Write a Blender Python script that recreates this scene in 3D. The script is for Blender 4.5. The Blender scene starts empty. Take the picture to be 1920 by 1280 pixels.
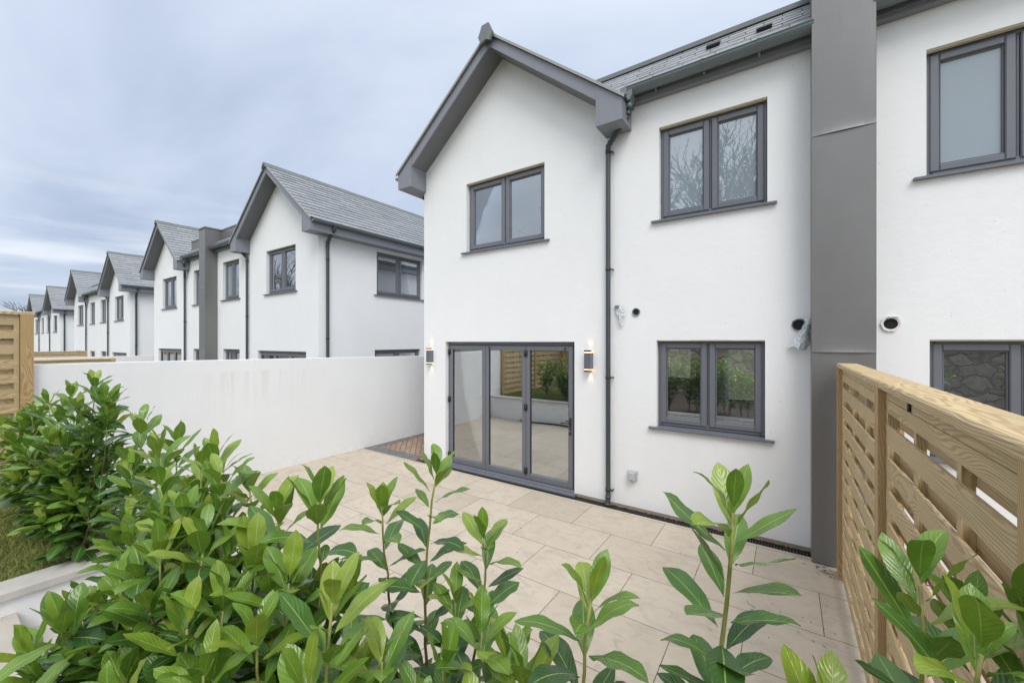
import bpy, math, random
from mathutils import Vector, Matrix
R = math.radians
sc = bpy.context.scene
COL = sc.collection
rnd = random.Random(11)

# ------------------------------------------------------------------ helpers
def tag(o, label=None, cat=None, group=None, kind=None):
    if label: o['label'] = label
    if cat: o['category'] = cat
    if group: o['group'] = group
    if kind: o['kind'] = kind
    return o

def empty(name, loc=(0, 0, 0), rz=0):
    o = bpy.data.objects.new(name, None); COL.objects.link(o)
    o.location = loc; o.rotation_euler = (0, 0, rz); o.empty_display_size = .2
    return o

class MB:
    """collects shapes and links them as one mesh object; sx = -1 mirrors in x"""
    def __init__(s, sx=1):
        s.v = []; s.f = []; s.uv = {}; s.age = None; s.sx = sx; s.sm = set()
    def face(s, pts, uv=None, smooth=False):
        b = len(s.v); s.v.extend([tuple(p) for p in pts]); s.f.append(tuple(range(b, b + len(pts))))
        if uv: s.uv[len(s.f) - 1] = uv
        if smooth: s.sm.add(len(s.f) - 1)
    def box(s, x0, x1, y0, y1, z0, z1, uvo=None):
        c = [(x0, y0, z0), (x1, y0, z0), (x1, y1, z0), (x0, y1, z0), (x0, y0, z1), (x1, y0, z1), (x1, y1, z1), (x0, y1, z1)]
        s.hexa(c, uvo)
    def hexa(s, c, uvo=None):
        b = len(s.v); s.v.extend([tuple(p) for p in c])
        for q in ((0, 3, 2, 1), (4, 5, 6, 7), (0, 1, 5, 4), (1, 2, 6, 5), (2, 3, 7, 6), (3, 0, 4, 7)):
            s.f.append(tuple(b + i for i in q))
            if uvo is not None:
                P = [Vector(c[i]) for i in q]
                ax = uvo[0]; u0 = uvo[1]; v0 = uvo[2]
                oth = [a for a in (0, 1, 2) if a != ax]
                n = (P[1] - P[0]).cross(P[2] - P[0])
                m = max(oth, key=lambda a: abs(n[a])) if max(abs(n[a]) for a in oth) > 1e-9 else oth[0]
                va = [a for a in oth if a != m][0]
                s.uv[len(s.f) - 1] = [(p[ax] + u0, p[va] + v0) for p in P]
    def bevbox(s, x0, x1, y0, y1, z0, z1, b=.006, uvo=None):
        """box with its four y-facing front edges chamfered"""
        c = [(x0, y1), (x1, y1)]
        A = [(x0, y1, z0), (x1, y1, z0), (x1, y1, z1), (x0, y1, z1)]
        B = [(x0, y0 + b, z0), (x1, y0 + b, z0), (x1, y0 + b, z1), (x0, y0 + b, z1)]
        C_ = [(x0 + b, y0, z0 + b), (x1 - b, y0, z0 + b), (x1 - b, y0, z1 - b), (x0 + b, y0, z1 - b)]
        for P, Q in ((A, B), (B, C_)):
            for i in range(4):
                j = (i + 1) % 4
                s.face([P[i], P[j], Q[j], Q[i]])
        s.face(C_); s.face(A[::-1])
    def tube(s, pts, r, n=8, cap=True, smooth=True):
        P = [Vector(p) for p in pts]; k = len(P)
        rs = r if isinstance(r, (list, tuple)) else [r] * k
        rings = []
        ref = None
        for i in range(k):
            t = (P[min(i + 1, k - 1)] - P[max(i - 1, 0)])
            if t.length < 1e-9: t = Vector((0, 0, 1))
            t.normalize()
            if ref is None:
                ref = Vector((1, 0, 0)) if abs(t.x) < .8 else Vector((0, 1, 0))
            a = (ref - t * ref.dot(t))
            if a.length < 1e-6: a = t.orthogonal()
            a.normalize(); ref = a; b = t.cross(a)
            base = len(s.v)
            for j in range(n):
                w = 2 * math.pi * j / n
                s.v.append(tuple(P[i] + (a * math.cos(w) + b * math.sin(w)) * rs[i]))
            rings.append(base)
        for i in range(k - 1):
            for j in range(n):
                s.f.append((rings[i] + j, rings[i] + (j + 1) % n, rings[i + 1] + (j + 1) % n, rings[i + 1] + j))
                if smooth: s.sm.add(len(s.f) - 1)
        if cap:
            s.f.append(tuple(rings[0] + j for j in range(n))[::-1]); s.f.append(tuple(rings[-1] + j for j in range(n)))
    def prism(s, poly, a0, a1, axis='y'):
        """poly of 2-d points extruded along an axis; (x,z) for 'y', (y,z) for 'x', (x,y) for 'z'"""
        def mk(p, a):
            return {'y': (p[0], a, p[1]), 'x': (a, p[0], p[1]), 'z': (p[0], p[1], a)}[axis]
        n = len(poly); b = len(s.v)
        s.v.extend([mk(p, a0) for p in poly]); s.v.extend([mk(p, a1) for p in poly])
        s.f.append(tuple(range(b, b + n))); s.f.append(tuple(range(b + n, b + 2 * n))[::-1])
        for i in range(n):
            j = (i + 1) % n
            s.f.append((b + i, b + n + i, b + n + j, b + j))
    def build(s, name, mat, parent=None, label=None, recalc=False):
        me = bpy.data.meshes.new(name)
        sx = s.sx
        vs = [(v[0] * sx, v[1], v[2]) for v in s.v] if sx < 0 else s.v
        fs = [tuple(reversed(f)) for f in s.f] if sx < 0 else s.f
        me.from_pydata(vs, [], fs)
        if s.uv:
            uvl = me.uv_layers.new(name='UVMap')
            for i, p in enumerate(me.polygons):
                u = s.uv.get(i)
                if u is None: continue
                if sx < 0: u = u[::-1]
                for k, li in enumerate(p.loop_indices): uvl.data[li].uv = u[k]
        if s.sm:
            for i in s.sm: me.polygons[i].use_smooth = True
        if s.age is not None:
            at = me.attributes.new('age', 'FLOAT', 'POINT'); at.data.foreach_set('value', s.age)
        if recalc:
            import bmesh
            bm = bmesh.new(); bm.from_mesh(me)
            bmesh.ops.recalc_face_normals(bm, faces=bm.faces); bm.to_mesh(me); bm.free()
        me.materials.append(mat)
        me.update()
        o = bpy.data.objects.new(name, me); COL.objects.link(o)
        if parent: o.parent = parent
        if label: o['label'] = label
        return o

def copy_tree(o, parent=None, skip=()):
    c = o.copy(); COL.objects.link(c); c.parent = parent
    for ch in list(o.children):
        if ch.type == 'LIGHT' or ch.name.split('.')[0] in skip: continue
        copy_tree(ch, c, skip)
    return c

# ------------------------------------------------------------------ materials
class NT:
    def __init__(s, name):
        s.m = bpy.data.materials.new(name); s.m.use_nodes = True
        s.t = s.m.node_tree; s.t.nodes.clear()
        s.out = s.n('ShaderNodeOutputMaterial')
    def n(s, ty, **k):
        d = s.t.nodes.new(ty)
        for a, b in k.items(): setattr(d, a, b)
        return d
    def l(s, a, b): s.t.links.new(a, b)
    def bsdf(s, rough=.5, metal=0, spec=.5):
        b = s.n('ShaderNodeBsdfPrincipled')
        b.inputs['Roughness'].default_value = rough; b.inputs['Metallic'].default_value = metal
        b.inputs['Specular IOR Level'].default_value = spec
        s.l(b.outputs[0], s.out.inputs[0]); return b
    def noise(s, scale, detail=4, rough=.55, vec=None, dist=0):
        d = s.n('ShaderNodeTexNoise'); d.inputs['Scale'].default_value = scale
        d.inputs['Detail'].default_value = detail; d.inputs['Roughness'].default_value = rough
        d.inputs['Distortion'].default_value = dist
        if vec is not None: s.l(vec, d.inputs['Vector'])
        return d.outputs['Fac']
    def ramp(s, fac, stops, interp='LINEAR'):
        r = s.n('ShaderNodeValToRGB'); r.color_ramp.interpolation = interp
        e = r.color_ramp.elements
        while len(e) < len(stops): e.new(.5)
        for i, (p, c) in enumerate(stops):
            e[i].position = p; e[i].color = (c, c, c, 1) if isinstance(c, (int, float)) else (*c, 1)
        s.l(fac, r.inputs[0]); return r.outputs[0]
    def mix(s, fac, a, b, mode='MIX'):
        d = s.n('ShaderNodeMix', data_type='RGBA', blend_type=mode)
        for sock, val in ((d.inputs[0], fac), (d.inputs[6], a), (d.inputs[7], b)):
            if isinstance(val, (int, float)): sock.default_value = val if sock == d.inputs[0] else (val, val, val, 1)
            elif isinstance(val, tuple): sock.default_value = (*val, 1)
            else: s.l(val, sock)
        return d.outputs[2]
    def math(s, op, a, b=None, c=None):
        d = s.n('ShaderNodeMath', operation=op)
        for i, v in enumerate((a, b, c)):
            if v is None: continue
            if isinstance(v, (int, float)): d.inputs[i].default_value = v
            else: s.l(v, d.inputs[i])
        return d.outputs[0]
    def obj(s): return s.n('ShaderNodeTexCoord').outputs['Object']
    def uvc(s): return s.n('ShaderNodeTexCoord').outputs['UV']
    def geo(s): return s.n('ShaderNodeNewGeometry').outputs['Position']
    def mapping(s, vec, scale=(1, 1, 1), loc=(0, 0, 0), rot=(0, 0, 0)):
        d = s.n('ShaderNodeMapping'); s.l(vec, d.inputs[0])
        d.inputs['Scale'].default_value = scale; d.inputs['Location'].default_value = loc; d.inputs['Rotation'].default_value = rot
        return d.outputs[0]
    def bump(s, b, h, strength=.3, dist=.01):
        d = s.n('ShaderNodeBump'); d.inputs['Strength'].default_value = strength; d.inputs['Distance'].default_value = dist
        s.l(h, d.inputs['Height']); s.l(d.outputs[0], b.inputs['Normal'])

M = {}
def plain(name, col, rough=.5, metal=0, var=.12, scale=6, bump=0, bscale=150, spec=.5):
    t = NT(name); b = t.bsdf(rough, metal, spec); g = t.geo()
    f = t.noise(scale, 5, .6, g)
    c = t.mix(f, tuple(x * (1 - var) for x in col), tuple(min(1, x * (1 + var)) for x in col))
    t.l(c, b.inputs['Base Color'])
    if bump: t.bump(b, t.noise(bscale, 3, .6, g), bump, .004)
    M[name] = t.m
    return t

def render_mat(name, col, stain=0):
    t = NT(name); b = t.bsdf(.9, 0, .2); g = t.geo()
    f = t.noise(.9, 6, .6, g)
    c = t.mix(t.ramp(f, [(.3, 0), (.75, 1)]), tuple(x * .965 for x in col), tuple(min(1, x * 1.015) for x in col))
    # soft vertical trowel and rain marks
    st = t.noise(5, 4, .6, t.mapping(g, (1, 1, .22)))
    c = t.mix(t.ramp(st, [(.5, 0), (.8, .16)]), c, tuple(x * .86 for x in (col[0], col[1], col[2] * .97)))
    # small flecks of dirt
    fl = t.noise(26, 2, .5, g)
    c = t.mix(t.ramp(fl, [(.735, 0), (.76, .3)]), c, (.42, .40, .37))
    if stain:
        z = t.n('ShaderNodeSeparateXYZ'); t.l(g, z.inputs[0])
        band = t.ramp(z.outputs['Z'], [(.0, 0), (1, 1)])
        h = t.n('ShaderNodeMapRange'); t.l(z.outputs['Z'], h.inputs[0])
        h.inputs[1].default_value = .95; h.inputs[2].default_value = 1.62
        run = t.noise(16, 3, .6, t.mapping(g, (1, 1, .05)))
        top = t.n('ShaderNodeMapRange'); t.l(z.outputs['Z'], top.inputs[0])
        top.inputs[1].default_value = 1.66; top.inputs[2].default_value = 1.63
        yy = t.n('ShaderNodeMapRange'); t.l(z.outputs['Y'], yy.inputs[0]); yy.inputs[1].default_value = 1.8; yy.inputs[2].default_value = 2.4
        y2 = t.n('ShaderNodeMapRange'); t.l(z.outputs['Y'], y2.inputs[0]); y2.inputs[1].default_value = 4.2; y2.inputs[2].default_value = 3.0
        k = t.math('MULTIPLY', t.math('MULTIPLY', h.outputs[0], top.outputs[0]), t.math('MULTIPLY', yy.outputs[0], y2.outputs[0]))
        k = t.math('MULTIPLY', k, t.ramp(run, [(.47, 0), (.66, .24)]))
        c = t.mix(k, c, (.60, .50, .36))
        # grime splashed up from the paving
        lo = t.n('ShaderNodeMapRange'); t.l(z.outputs['Z'], lo.inputs[0]); lo.inputs[1].default_value = .35; lo.inputs[2].default_value = .0
        k2 = t.math('MULTIPLY', lo.outputs[0], t.ramp(t.noise(14, 5, .7, g), [(.5, 0), (.75, .35)]))
        c = t.mix(k2, c, (.45, .40, .33))
    t.l(c, b.inputs['Base Color'])
    n1 = t.noise(140, 3, .6, g); n2 = t.noise(12, 4, .5, g)
    t.bump(b, t.math('ADD', t.math('MULTIPLY', n1, .5), n2), .4, .006)
    M[name] = t.m

render_mat('white_render', (.785, .795, .80))
render_mat('garden_render', (.79, .80, .805), stain=1)
plain('anthracite', (.138, .147, .168), .38, 0, .08, 3, .05, 300)
plain('anthracite_trim', (.205, .215, .245), .42, 0, .08, 3, .05, 300)
plain('verge', (.30, .32, .30), .6, 0, .15, 5)
plain('soffit_grey', (.15, .155, .165), .5, 0, .1, 4, .05, 300)
plain('gutter_grey', (.14, .175, .185), .3, 0, .1, 5)
plain('pipe_grey', (.048, .060, .068), .3, 0, .1, 5)
plain('black_plastic', (.02, .02, .021), .45, 0, .2, 8)
plain('dark_void', (.012, .012, .012), .9, 0, .1, 8)
plain('socket_grey', (.42, .43, .44), .4, 0, .06, 6)
plain('handle_metal', (.06, .06, .065), .3, .6, .1, 6)
plain('steel', (.6, .6, .6), .25, 1, .05, 6)
plain('stone_coping', (.48, .46, .42), .8, 0, .22, 9, .3, 90)
plain('step_stone', (.47, .43, .37), .8, 0, .2, 7, .4, 60)
plain('interior_white', (.78, .78, .76), .9, 0, .03, 2)
plain('interior_floor', (.34, .28, .24), .4, 0, .1, 3)
plain('worktop', (.25, .23, .2), .3, 0, .1, 3)
plain('soil', (.055, .040, .028), .95, 0, .4, 14, .8, 40)
plain('bark', (.10, .082, .06), .9, 0, .3, 9, .4, 60)
plain('bark_dark', (.055, .048, .04), .9, 0, .3, 9, .4, 60)
plain('blue_plastic', (.03, .16, .5), .4)
plain('pale_trim', (.62, .57, .42), .8, 0, .06, 5)
plain('ground_earth', (.11, .115, .06), .95, 0, .35, .5, .5, 4)
plain('debris', (.13, .10, .07), .9, 0, .4, 20)
plain('flue_white', (.66, .66, .64), .5, 0, .08, 14)
plain('evergreen', (.03, .05, .022), .7, 0, .5, 2)

# metal cladding
t = NT('zinc_cladding'); b = t.bsdf(.42, .35, .5); g = t.geo()
f = t.noise(3.0, 4, .5, t.mapping(g, (1, 1, .25)))
fine = t.noise(60, 2, .6, t.mapping(g, (1, 1, .05)))
t.l(t.mix(f, (.165, .163, .160), (.205, .203, .20)), b.inputs['Base Color'])
t.l(t.ramp(f, [(.2, .32), (.8, .46)]), b.inputs['Roughness'])
wv = t.n('ShaderNodeTexWave'); wv.inputs['Scale'].default_value = 22; wv.bands_direction = 'Z'; wv.inputs['Distortion'].default_value = .6
t.l(g, wv.inputs['Vector'])
t.bump(b, t.math('ADD', t.math('ADD', fine, t.math('MULTIPLY', wv.outputs['Fac'], .5)), t.math('MULTIPLY', t.noise(2.2, 3, .5, g), 6)), .17, .004)
M['zinc'] = t.m

# slate: one colour per slate from its UV cell
def slate(name, a, c_):
    t = NT(name); b = t.bsdf(.45, 0, .5)
    uv = t.uvc()
    wn = t.n('ShaderNodeTexWhiteNoise', noise_dimensions='2D'); t.l(uv, wn.inputs['Vector'])
    g = t.geo()
    f2 = t.noise(18, 5, .65, g)
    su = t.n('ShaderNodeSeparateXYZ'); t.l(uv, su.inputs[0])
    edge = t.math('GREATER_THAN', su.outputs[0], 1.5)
    c = t.mix(wn.outputs['Value'], a, c_)
    c = t.mix(t.ramp(f2, [(.3, 0), (.8, .4)]), c, tuple(x * .72 for x in a))
    lich = t.noise(5, 6, .7, g)
    c = t.mix(t.ramp(lich, [(.62, 0), (.8, .25)]), c, (.30, .31, .27))
    c = t.mix(edge, c, (.07, .072, .08))  # cut edges darkened to paint in the overlap shadow under each course
    t.l(c, b.inputs['Base Color'])
    t.l(t.ramp(f2, [(.3, .42), (.7, .62)]), b.inputs['Roughness'])
    t.bump(b, t.noise(60, 4, .6, g), .25, .004)
    M[name] = t.m
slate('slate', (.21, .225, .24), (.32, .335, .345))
plain('ridge_tile', (.15, .165, .165), .55, 0, .2, 7, .2, 60)

# glass
def glass(name, kind):
    t = NT(name)
    gl = t.n('ShaderNodeBsdfGlossy'); gl.inputs['Roughness'].default_value = .0
    gl.inputs['Color'].default_value = (.95, .97, 1, 1)
    fr = t.n('ShaderNodeFresnel'); fr.inputs['IOR'].default_value = 1.5
    mx = t.n('ShaderNodeMixShader')
    g = t.geo()
    bp = t.n('ShaderNodeBump'); bp.inputs['Strength'].default_value = 0.05; bp.inputs['Distance'].default_value = .01
    t.l(t.noise(1.6 if kind != 'obscure' else 5, 2, .5, g), bp.inputs['Height']); t.l(bp.outputs[0], gl.inputs['Normal'])
    if kind == 'clear':
        bs = t.n('ShaderNodeBsdfTransparent'); bs.inputs[0].default_value = (.92, .95, .93, 1)
        k = t.math('MULTIPLY_ADD', fr.outputs[0], .8, .40)
    elif kind == 'soft':
        bs = t.n('ShaderNodeBsdfTransparent'); bs.inputs[0].default_value = (.86, .90, .90, 1)
        k = t.math('MULTIPLY_ADD', fr.outputs[0], .8, .17)
    elif kind == 'dark':
        bs = t.n('ShaderNodeBsdfDiffuse'); bs.inputs[0].default_value = (.06, .065, .065, 1)
        k = t.math('MULTIPLY_ADD', fr.outputs[0], .8, .32)
    else:
        bs = t.n('ShaderNodeBsdfDiffuse'); bs.inputs[0].default_value = (.25, .30, .335, 1)
        k = t.math('MULTIPLY_ADD', fr.outputs[0], .8, .13 if kind == 'obscure' else .03)
        if kind == 'muted': gl.inputs['Roughness'].default_value = .25
    t.l(k, mx.inputs[0]); t.l(bs.outputs[0], mx.inputs[1]); t.l(gl.outputs[0], mx.inputs[2])
    t.l(mx.outputs[0], t.out.inputs[0]); M[name] = t.m
glass('glass_clear', 'clear'); glass('glass_dark', 'dark'); glass('glass_obscure', 'obscure'); glass('glass_muted', 'muted'); glass('glass_soft', 'soft')

# clear crumpled plastic
t = NT('clear_plastic'); b = t.bsdf(.18, 0, .6); b.inputs['Base Color'].default_value = (.62, .66, .68, 1)
tr = t.n('ShaderNodeBsdfTransparent'); mx = t.n('ShaderNodeMixShader'); mx.inputs[0].default_value = .8
t.l(tr.outputs[0], mx.inputs[1]); t.l(b.outputs[0], mx.inputs[2]); t.l(mx.outputs[0], t.out.inputs[0])
t.bump(b, t.noise(30, 4, .6, t.geo()), .8, .02); M['clear_plastic'] = t.m

# sawn timber: u runs along the board in metres, v across it, each board offset
def timber(name, light, dark, green):
    t = NT(name); b = t.bsdf(.75, 0, .25); uv = t.uvc()
    warp = t.noise(1.9, 2, .4, t.mapping(uv, (.55, 3.0, 1)))
    sp = t.n('ShaderNodeSeparateXYZ'); t.l(uv, sp.inputs[0])
    cb = t.n('ShaderNodeCombineXYZ')
    t.l(t.math('ADD', sp.outputs[1], t.math('MULTIPLY', warp, .42)), cb.inputs[1]); t.l(t.math('MULTIPLY', sp.outputs[0], .03), cb.inputs[0])
    w = t.n('ShaderNodeTexWave'); w.bands_direction = 'Y'; w.inputs['Scale'].default_value = 24; w.inputs['Distortion'].default_value = 1.2
    w.inputs['Detail'].default_value = 3; w.inputs['Detail Scale'].default_value = 1.5
    t.l(cb.outputs[0], w.inputs['Vector'])
    ring = t.ramp(w.outputs['Fac'], [(.35, 0), (.8, .75), (.95, 1)])
    big = t.noise(1.3, 3, .5, t.mapping(uv, (.6, 2, 1)))
    c = t.mix(big, tuple(x * .86 for x in light), tuple(min(1, x * 1.1) for x in light))
    c = t.mix(t.math('MULTIPLY', ring, .5), c, dark)
    c = t.mix(t.ramp(t.noise(1.7, 4, .6, t.mapping(uv, (1, 1.5, 1), (5, 3, 0))), [(.5, 0), (.75, .5)]), c, green)
    fib = t.noise(30, 3, .6, t.mapping(uv, (.12, 7, 1)))
    c = t.mix(t.ramp(fib, [(.35, .25), (.6, 0)]), c, dark)
    vo = t.n('ShaderNodeTexVoronoi'); vo.inputs['Scale'].default_value = 1.6; t.l(t.mapping(uv, (.8, 2.6, 1)), vo.inputs['Vector'])
    c = t.mix(t.ramp(vo.outputs['Distance'], [(.03, .85), (.075, 0)]), c, (.14, .08, .04))
    t.l(c, b.inputs['Base Color'])
    t.bump(b, t.math('ADD', fib, t.math('MULTIPLY', ring, -.6)), .35, .003)
    M[name] = t.m
timber('treated_timber', (.62, .485, .285), (.27, .17, .075), (.36, .33, .15))
timber('post_timber', (.53, .37, .19), (.24, .14, .06), (.34, .30, .14))

# paving slabs
t = NT('paving'); b = t.bsdf(.62, 0, .35); g = t.geo()
bk = t.n('ShaderNodeTexBrick'); bk.offset = .47; bk.offset_frequency = 2
bk.inputs['Scale'].default_value = 1; bk.inputs['Mortar Size'].default_value = .0032; bk.inputs['Mortar Smooth'].default_value = .2
bk.inputs['Brick Width'].default_value = .9; bk.inputs['Row Height'].default_value = .6; bk.inputs['Bias'].default_value = 0
bk.inputs['Color1'].default_value = (.0, .0, .0, 1); bk.inputs['Color2'].default_value = (1, 1, 1, 1); bk.inputs['Mortar'].default_value = (.5, .5, .5, 1)
t.l(t.mapping(g, (1, 1, 1), (.255, -3.62 + 6, 0)), bk.inputs['Vector'])
sp = t.n('ShaderNodeSeparateColor'); t.l(bk.outputs['Color'], sp.inputs[0])
c = t.mix(sp.outputs[0], (.46, .395, .31), (.56, .49, .395))
cl = t.noise(2.2, 7, .65, g, .6)
c = t.mix(t.ramp(cl, [(.35, 0), (.7, .55)]), c, (.57, .50, .405))
vein = t.noise(5.5, 6, .7, t.mapping(g, (1, 1.8, 1), (3, 2, 0)), 1.2)
c = t.mix(t.ramp(vein, [(.50, 0), (.70, .6)]), c, (.35, .29, .22))
pit = t.noise(70, 2, .5, t.mapping(g, (1, 2.2, 1)))
c = t.mix(t.ramp(pit, [(.70, 0), (.75, .45)]), c, (.27, .22, .17))
blot = t.noise(3.2, 5, .7, t.mapping(g, (1, 1, 1), (2, 7, 0)))
c = t.mix(t.ramp(blot, [(.48, 0), (.66, .4)]), c, (.40, .345, .28))
dirt = t.noise(8, 6, .75, t.mapping(g, (1, 1, 1), (9, 4, 0)))
c = t.mix(t.ramp(dirt, [(.64, 0), (.74, .3)]), c, (.30, .24, .18))
c = t.mix(bk.outputs['Fac'], c, (.13, .11, .09))
t.l(c, b.inputs['Base Color'])
hh = t.math('ADD', t.math('MULTIPLY', bk.outputs['Fac'], -1), t.math('MULTIPLY', pit, .12))
t.bump(b, hh, .5, .006); M['paving'] = t.m

# clay block paving
def blocks(name, c1, c2, w, h, ang):
    t = NT(name); b = t.bsdf(.85, 0, .25); g = t.geo()
    bk = t.n('ShaderNodeTexBrick'); bk.offset = .5
    bk.inputs['Scale'].default_value = 1; bk.inputs['Mortar Size'].default_value = .006
    bk.inputs['Brick Width'].default_value = w; bk.inputs['Row Height'].default_value = h
    bk.inputs['Color1'].default_value = (*c1, 1); bk.inputs['Color2'].default_value = (*c2, 1); bk.inputs['Mortar'].default_value = (.08, .07, .06, 1)
    t.l(t.mapping(g, (1, 1, 1), (0, 0, 0), (0, 0, ang)), bk.inputs['Vector'])
    c = t.mix(t.ramp(t.noise(9, 5, .7, g), [(.35, 0), (.7, .5)]), bk.outputs['Color'], tuple(x * .7 for x in c1))
    t.l(c, b.inputs['Base Color']); t.bump(b, t.math('ADD', t.math('MULTIPLY', bk.outputs['Fac'], -1), t.math('MULTIPLY', t.noise(50, 3, .6, g), .3)), .5, .006)
    M[name] = t.m
blocks('clay_blocks', (.31, .21, .15), (.40, .29, .215), .2, .1, R(45))
blocks('grey_blocks', (.17, .17, .17), (.24, .235, .225), .2, .1, 0)

# stone wall
t = NT('rubble_stone'); b = t.bsdf(.9, 0, .2); g = t.geo()
wob = t.n('ShaderNodeVectorMath', operation='ADD'); nz = t.n('ShaderNodeTexNoise'); nz.inputs['Scale'].default_value = 3.2; nz.inputs['Detail'].default_value = 6; t.l(g, nz.inputs['Vector'])
sc_ = t.n('ShaderNodeVectorMath', operation='SCALE'); sc_.inputs['Scale'].default_value = .42; t.l(nz.outputs['Color'], sc_.inputs[0])
t.l(g, wob.inputs[0]); t.l(sc_.outputs[0], wob.inputs[1])
vo = t.n('ShaderNodeTexVoronoi'); vo.inputs['Scale'].default_value = 2.2; t.l(t.mapping(wob.outputs[0], (1, 1, 1.9)), vo.inputs['Vector'])
ve = t.n('ShaderNodeTexVoronoi', feature='DISTANCE_TO_EDGE'); ve.inputs['Scale'].default_value = 2.2; t.l(t.mapping(wob.outputs[0], (1, 1, 1.9)), ve.inputs['Vector'])
sp = t.n('ShaderNodeSeparateColor'); t.l(vo.outputs['Color'], sp.inputs[0])
c = t.mix(sp.outputs[0], (.28, .235, .18), (.50, .43, .34))
c = t.mix(t.ramp(t.noise(7, 5, .7, g), [(.4, 0), (.7, .6)]), c, (.12, .11, .09))
c = t.mix(t.ramp(ve.outputs['Distance'], [(.0, .8), (.06, 0)]), c, (.13, .115, .095))
t.l(c, b.inputs['Base Color']); t.bump(b, t.ramp(ve.outputs['Distance'], [(0, 0), (.15, 1)]), .8, .05); M['rubble_stone'] = t.m

# grass
t = NT('grass_blade'); b = t.bsdf(.6, 0, .3); g = t.geo()
c = t.mix(t.noise(4, 4, .6, g), (.14, .21, .04), (.33, .32, .11)); t.l(c, b.inputs['Base Color']); M['grass_blade'] = t.m
t = NT('turf'); b = t.bsdf(.95, 0, .1); g = t.geo()
c = t.mix(t.noise(9, 5, .7, g), (.12, .15, .045), (.25, .22, .10)); t.l(c, b.inputs['Base Color']); t.bump(b, t.noise(60, 4, .7, g), .8, .02); M['turf'] = t.m

# laurel leaf: u across the blade, v along it
def leaf_mat(name):
    t = NT(name); b = t.bsdf(.30, 0, .68)
    uv = t.uvc(); sp = t.n('ShaderNodeSeparateXYZ'); t.l(uv, sp.inputs[0])
    at = t.n('ShaderNodeAttribute'); at.attribute_name = 'age'
    age = at.outputs['Fac']
    g = t.geo()
    c = t.ramp(age, [(0, (.032, .092, .026)), (.4, (.084, .205, .029)), (.75, (.19, .335, .035)), (1, (.31, .40, .047))])
    c = t.mix(t.ramp(t.noise(26, 4, .6, g), [(.35, 0), (.75, .3)]), c, (.045, .10, .03))
    c = t.mix(t.ramp(t.noise(95, 2, .5, g), [(.72, 0), (.76, .4)]), c, (.16, .11, .04))
    x = t.math('ABSOLUTE', t.math('SUBTRACT', sp.outputs[0], .5))
    vp = t.math('SUBTRACT', t.math('MULTIPLY', sp.outputs[1], 9.5), t.math('MULTIPLY', x, 5.5))
    vw = t.math('ABSOLUTE', t.math('SUBTRACT', t.math('FRACT', vp), .5))
    lat = t.ramp(vw, [(.0, 1), (.05, 0)])
    mid = t.ramp(x, [(.011, 1), (.028, 0)])
    c = t.mix(t.math('MULTIPLY', lat, .32), c, (.17, .30, .07))
    c = t.mix(t.math('MULTIPLY', mid, .9), c, (.42, .50, .16))
    t.l(c, b.inputs['Base Color'])
    t.l(t.ramp(t.noise(12, 3, .5, g), [(.3, .16), (.7, .32)]), b.inputs['Roughness'])
    pil = t.ramp(vw, [(0, 0), (.25, .7), (.5, 1)])
    t.bump(b, t.math('ADD', t.math('MULTIPLY', pil, .5), t.math('MULTIPLY', mid, -.5)), .3, .003)
    tl = t.n('ShaderNodeBsdfTranslucent'); t.l(t.mix(.5, c, (.20, .34, .03)), tl.inputs[0])
    mx = t.n('ShaderNodeMixShader'); mx.inputs[0].default_value = .26
    t.l(b.outputs[0], mx.inputs[1]); t.l(tl.outputs[0], mx.inputs[2]); t.l(mx.outputs[0], t.out.inputs[0])
    M[name] = t.m
leaf_mat('laurel_leaf')
t = NT('laurel_stem'); b = t.bsdf(.5, 0, .4); g = t.geo(); z = t.n('ShaderNodeSeparateXYZ'); t.l(g, z.inputs[0])
mr = t.n('ShaderNodeMapRange'); t.l(z.outputs['Z'], mr.inputs[0]); mr.inputs[1].default_value = 1.0; mr.inputs[2].default_value = 1.45
c = t.mix(mr.outputs[0], (.16, .10, .05), (.27, .29, .075)); c = t.mix(t.ramp(t.noise(40, 3, .6, g), [(.4, 0), (.7, .5)]), c, (.20, .15, .06))
t.l(c, b.inputs['Base Color']); M['laurel_stem'] = t.m

def emis(name, col, s):
    t = NT(name); e = t.n('ShaderNodeEmission'); e.inputs[0].default_value = (*col, 1); e.inputs[1].default_value = s
    t.l(e.outputs[0], t.out.inputs[0]); M[name] = t.m
emis('lamp_glow', (1, .66, .36), 2.0)

# ------------------------------------------------------------------ house kit (local: x along the facade from the gable corner, y back, z up)
D = 5.01           # facade plane
GW = 3.43          # gable width
XA = 1.715         # ridge
HW = 5.745         # to the party line
PX = HW - .23      # cladding edge
DEPTH = 9.4
OV = .30; FRONT = -.34
def zs(x): return 6.437 - .814 * abs(x - XA)          # soffit line
def zr(x): return 6.61 - .80 * abs(x - XA)            # slate line

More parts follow.
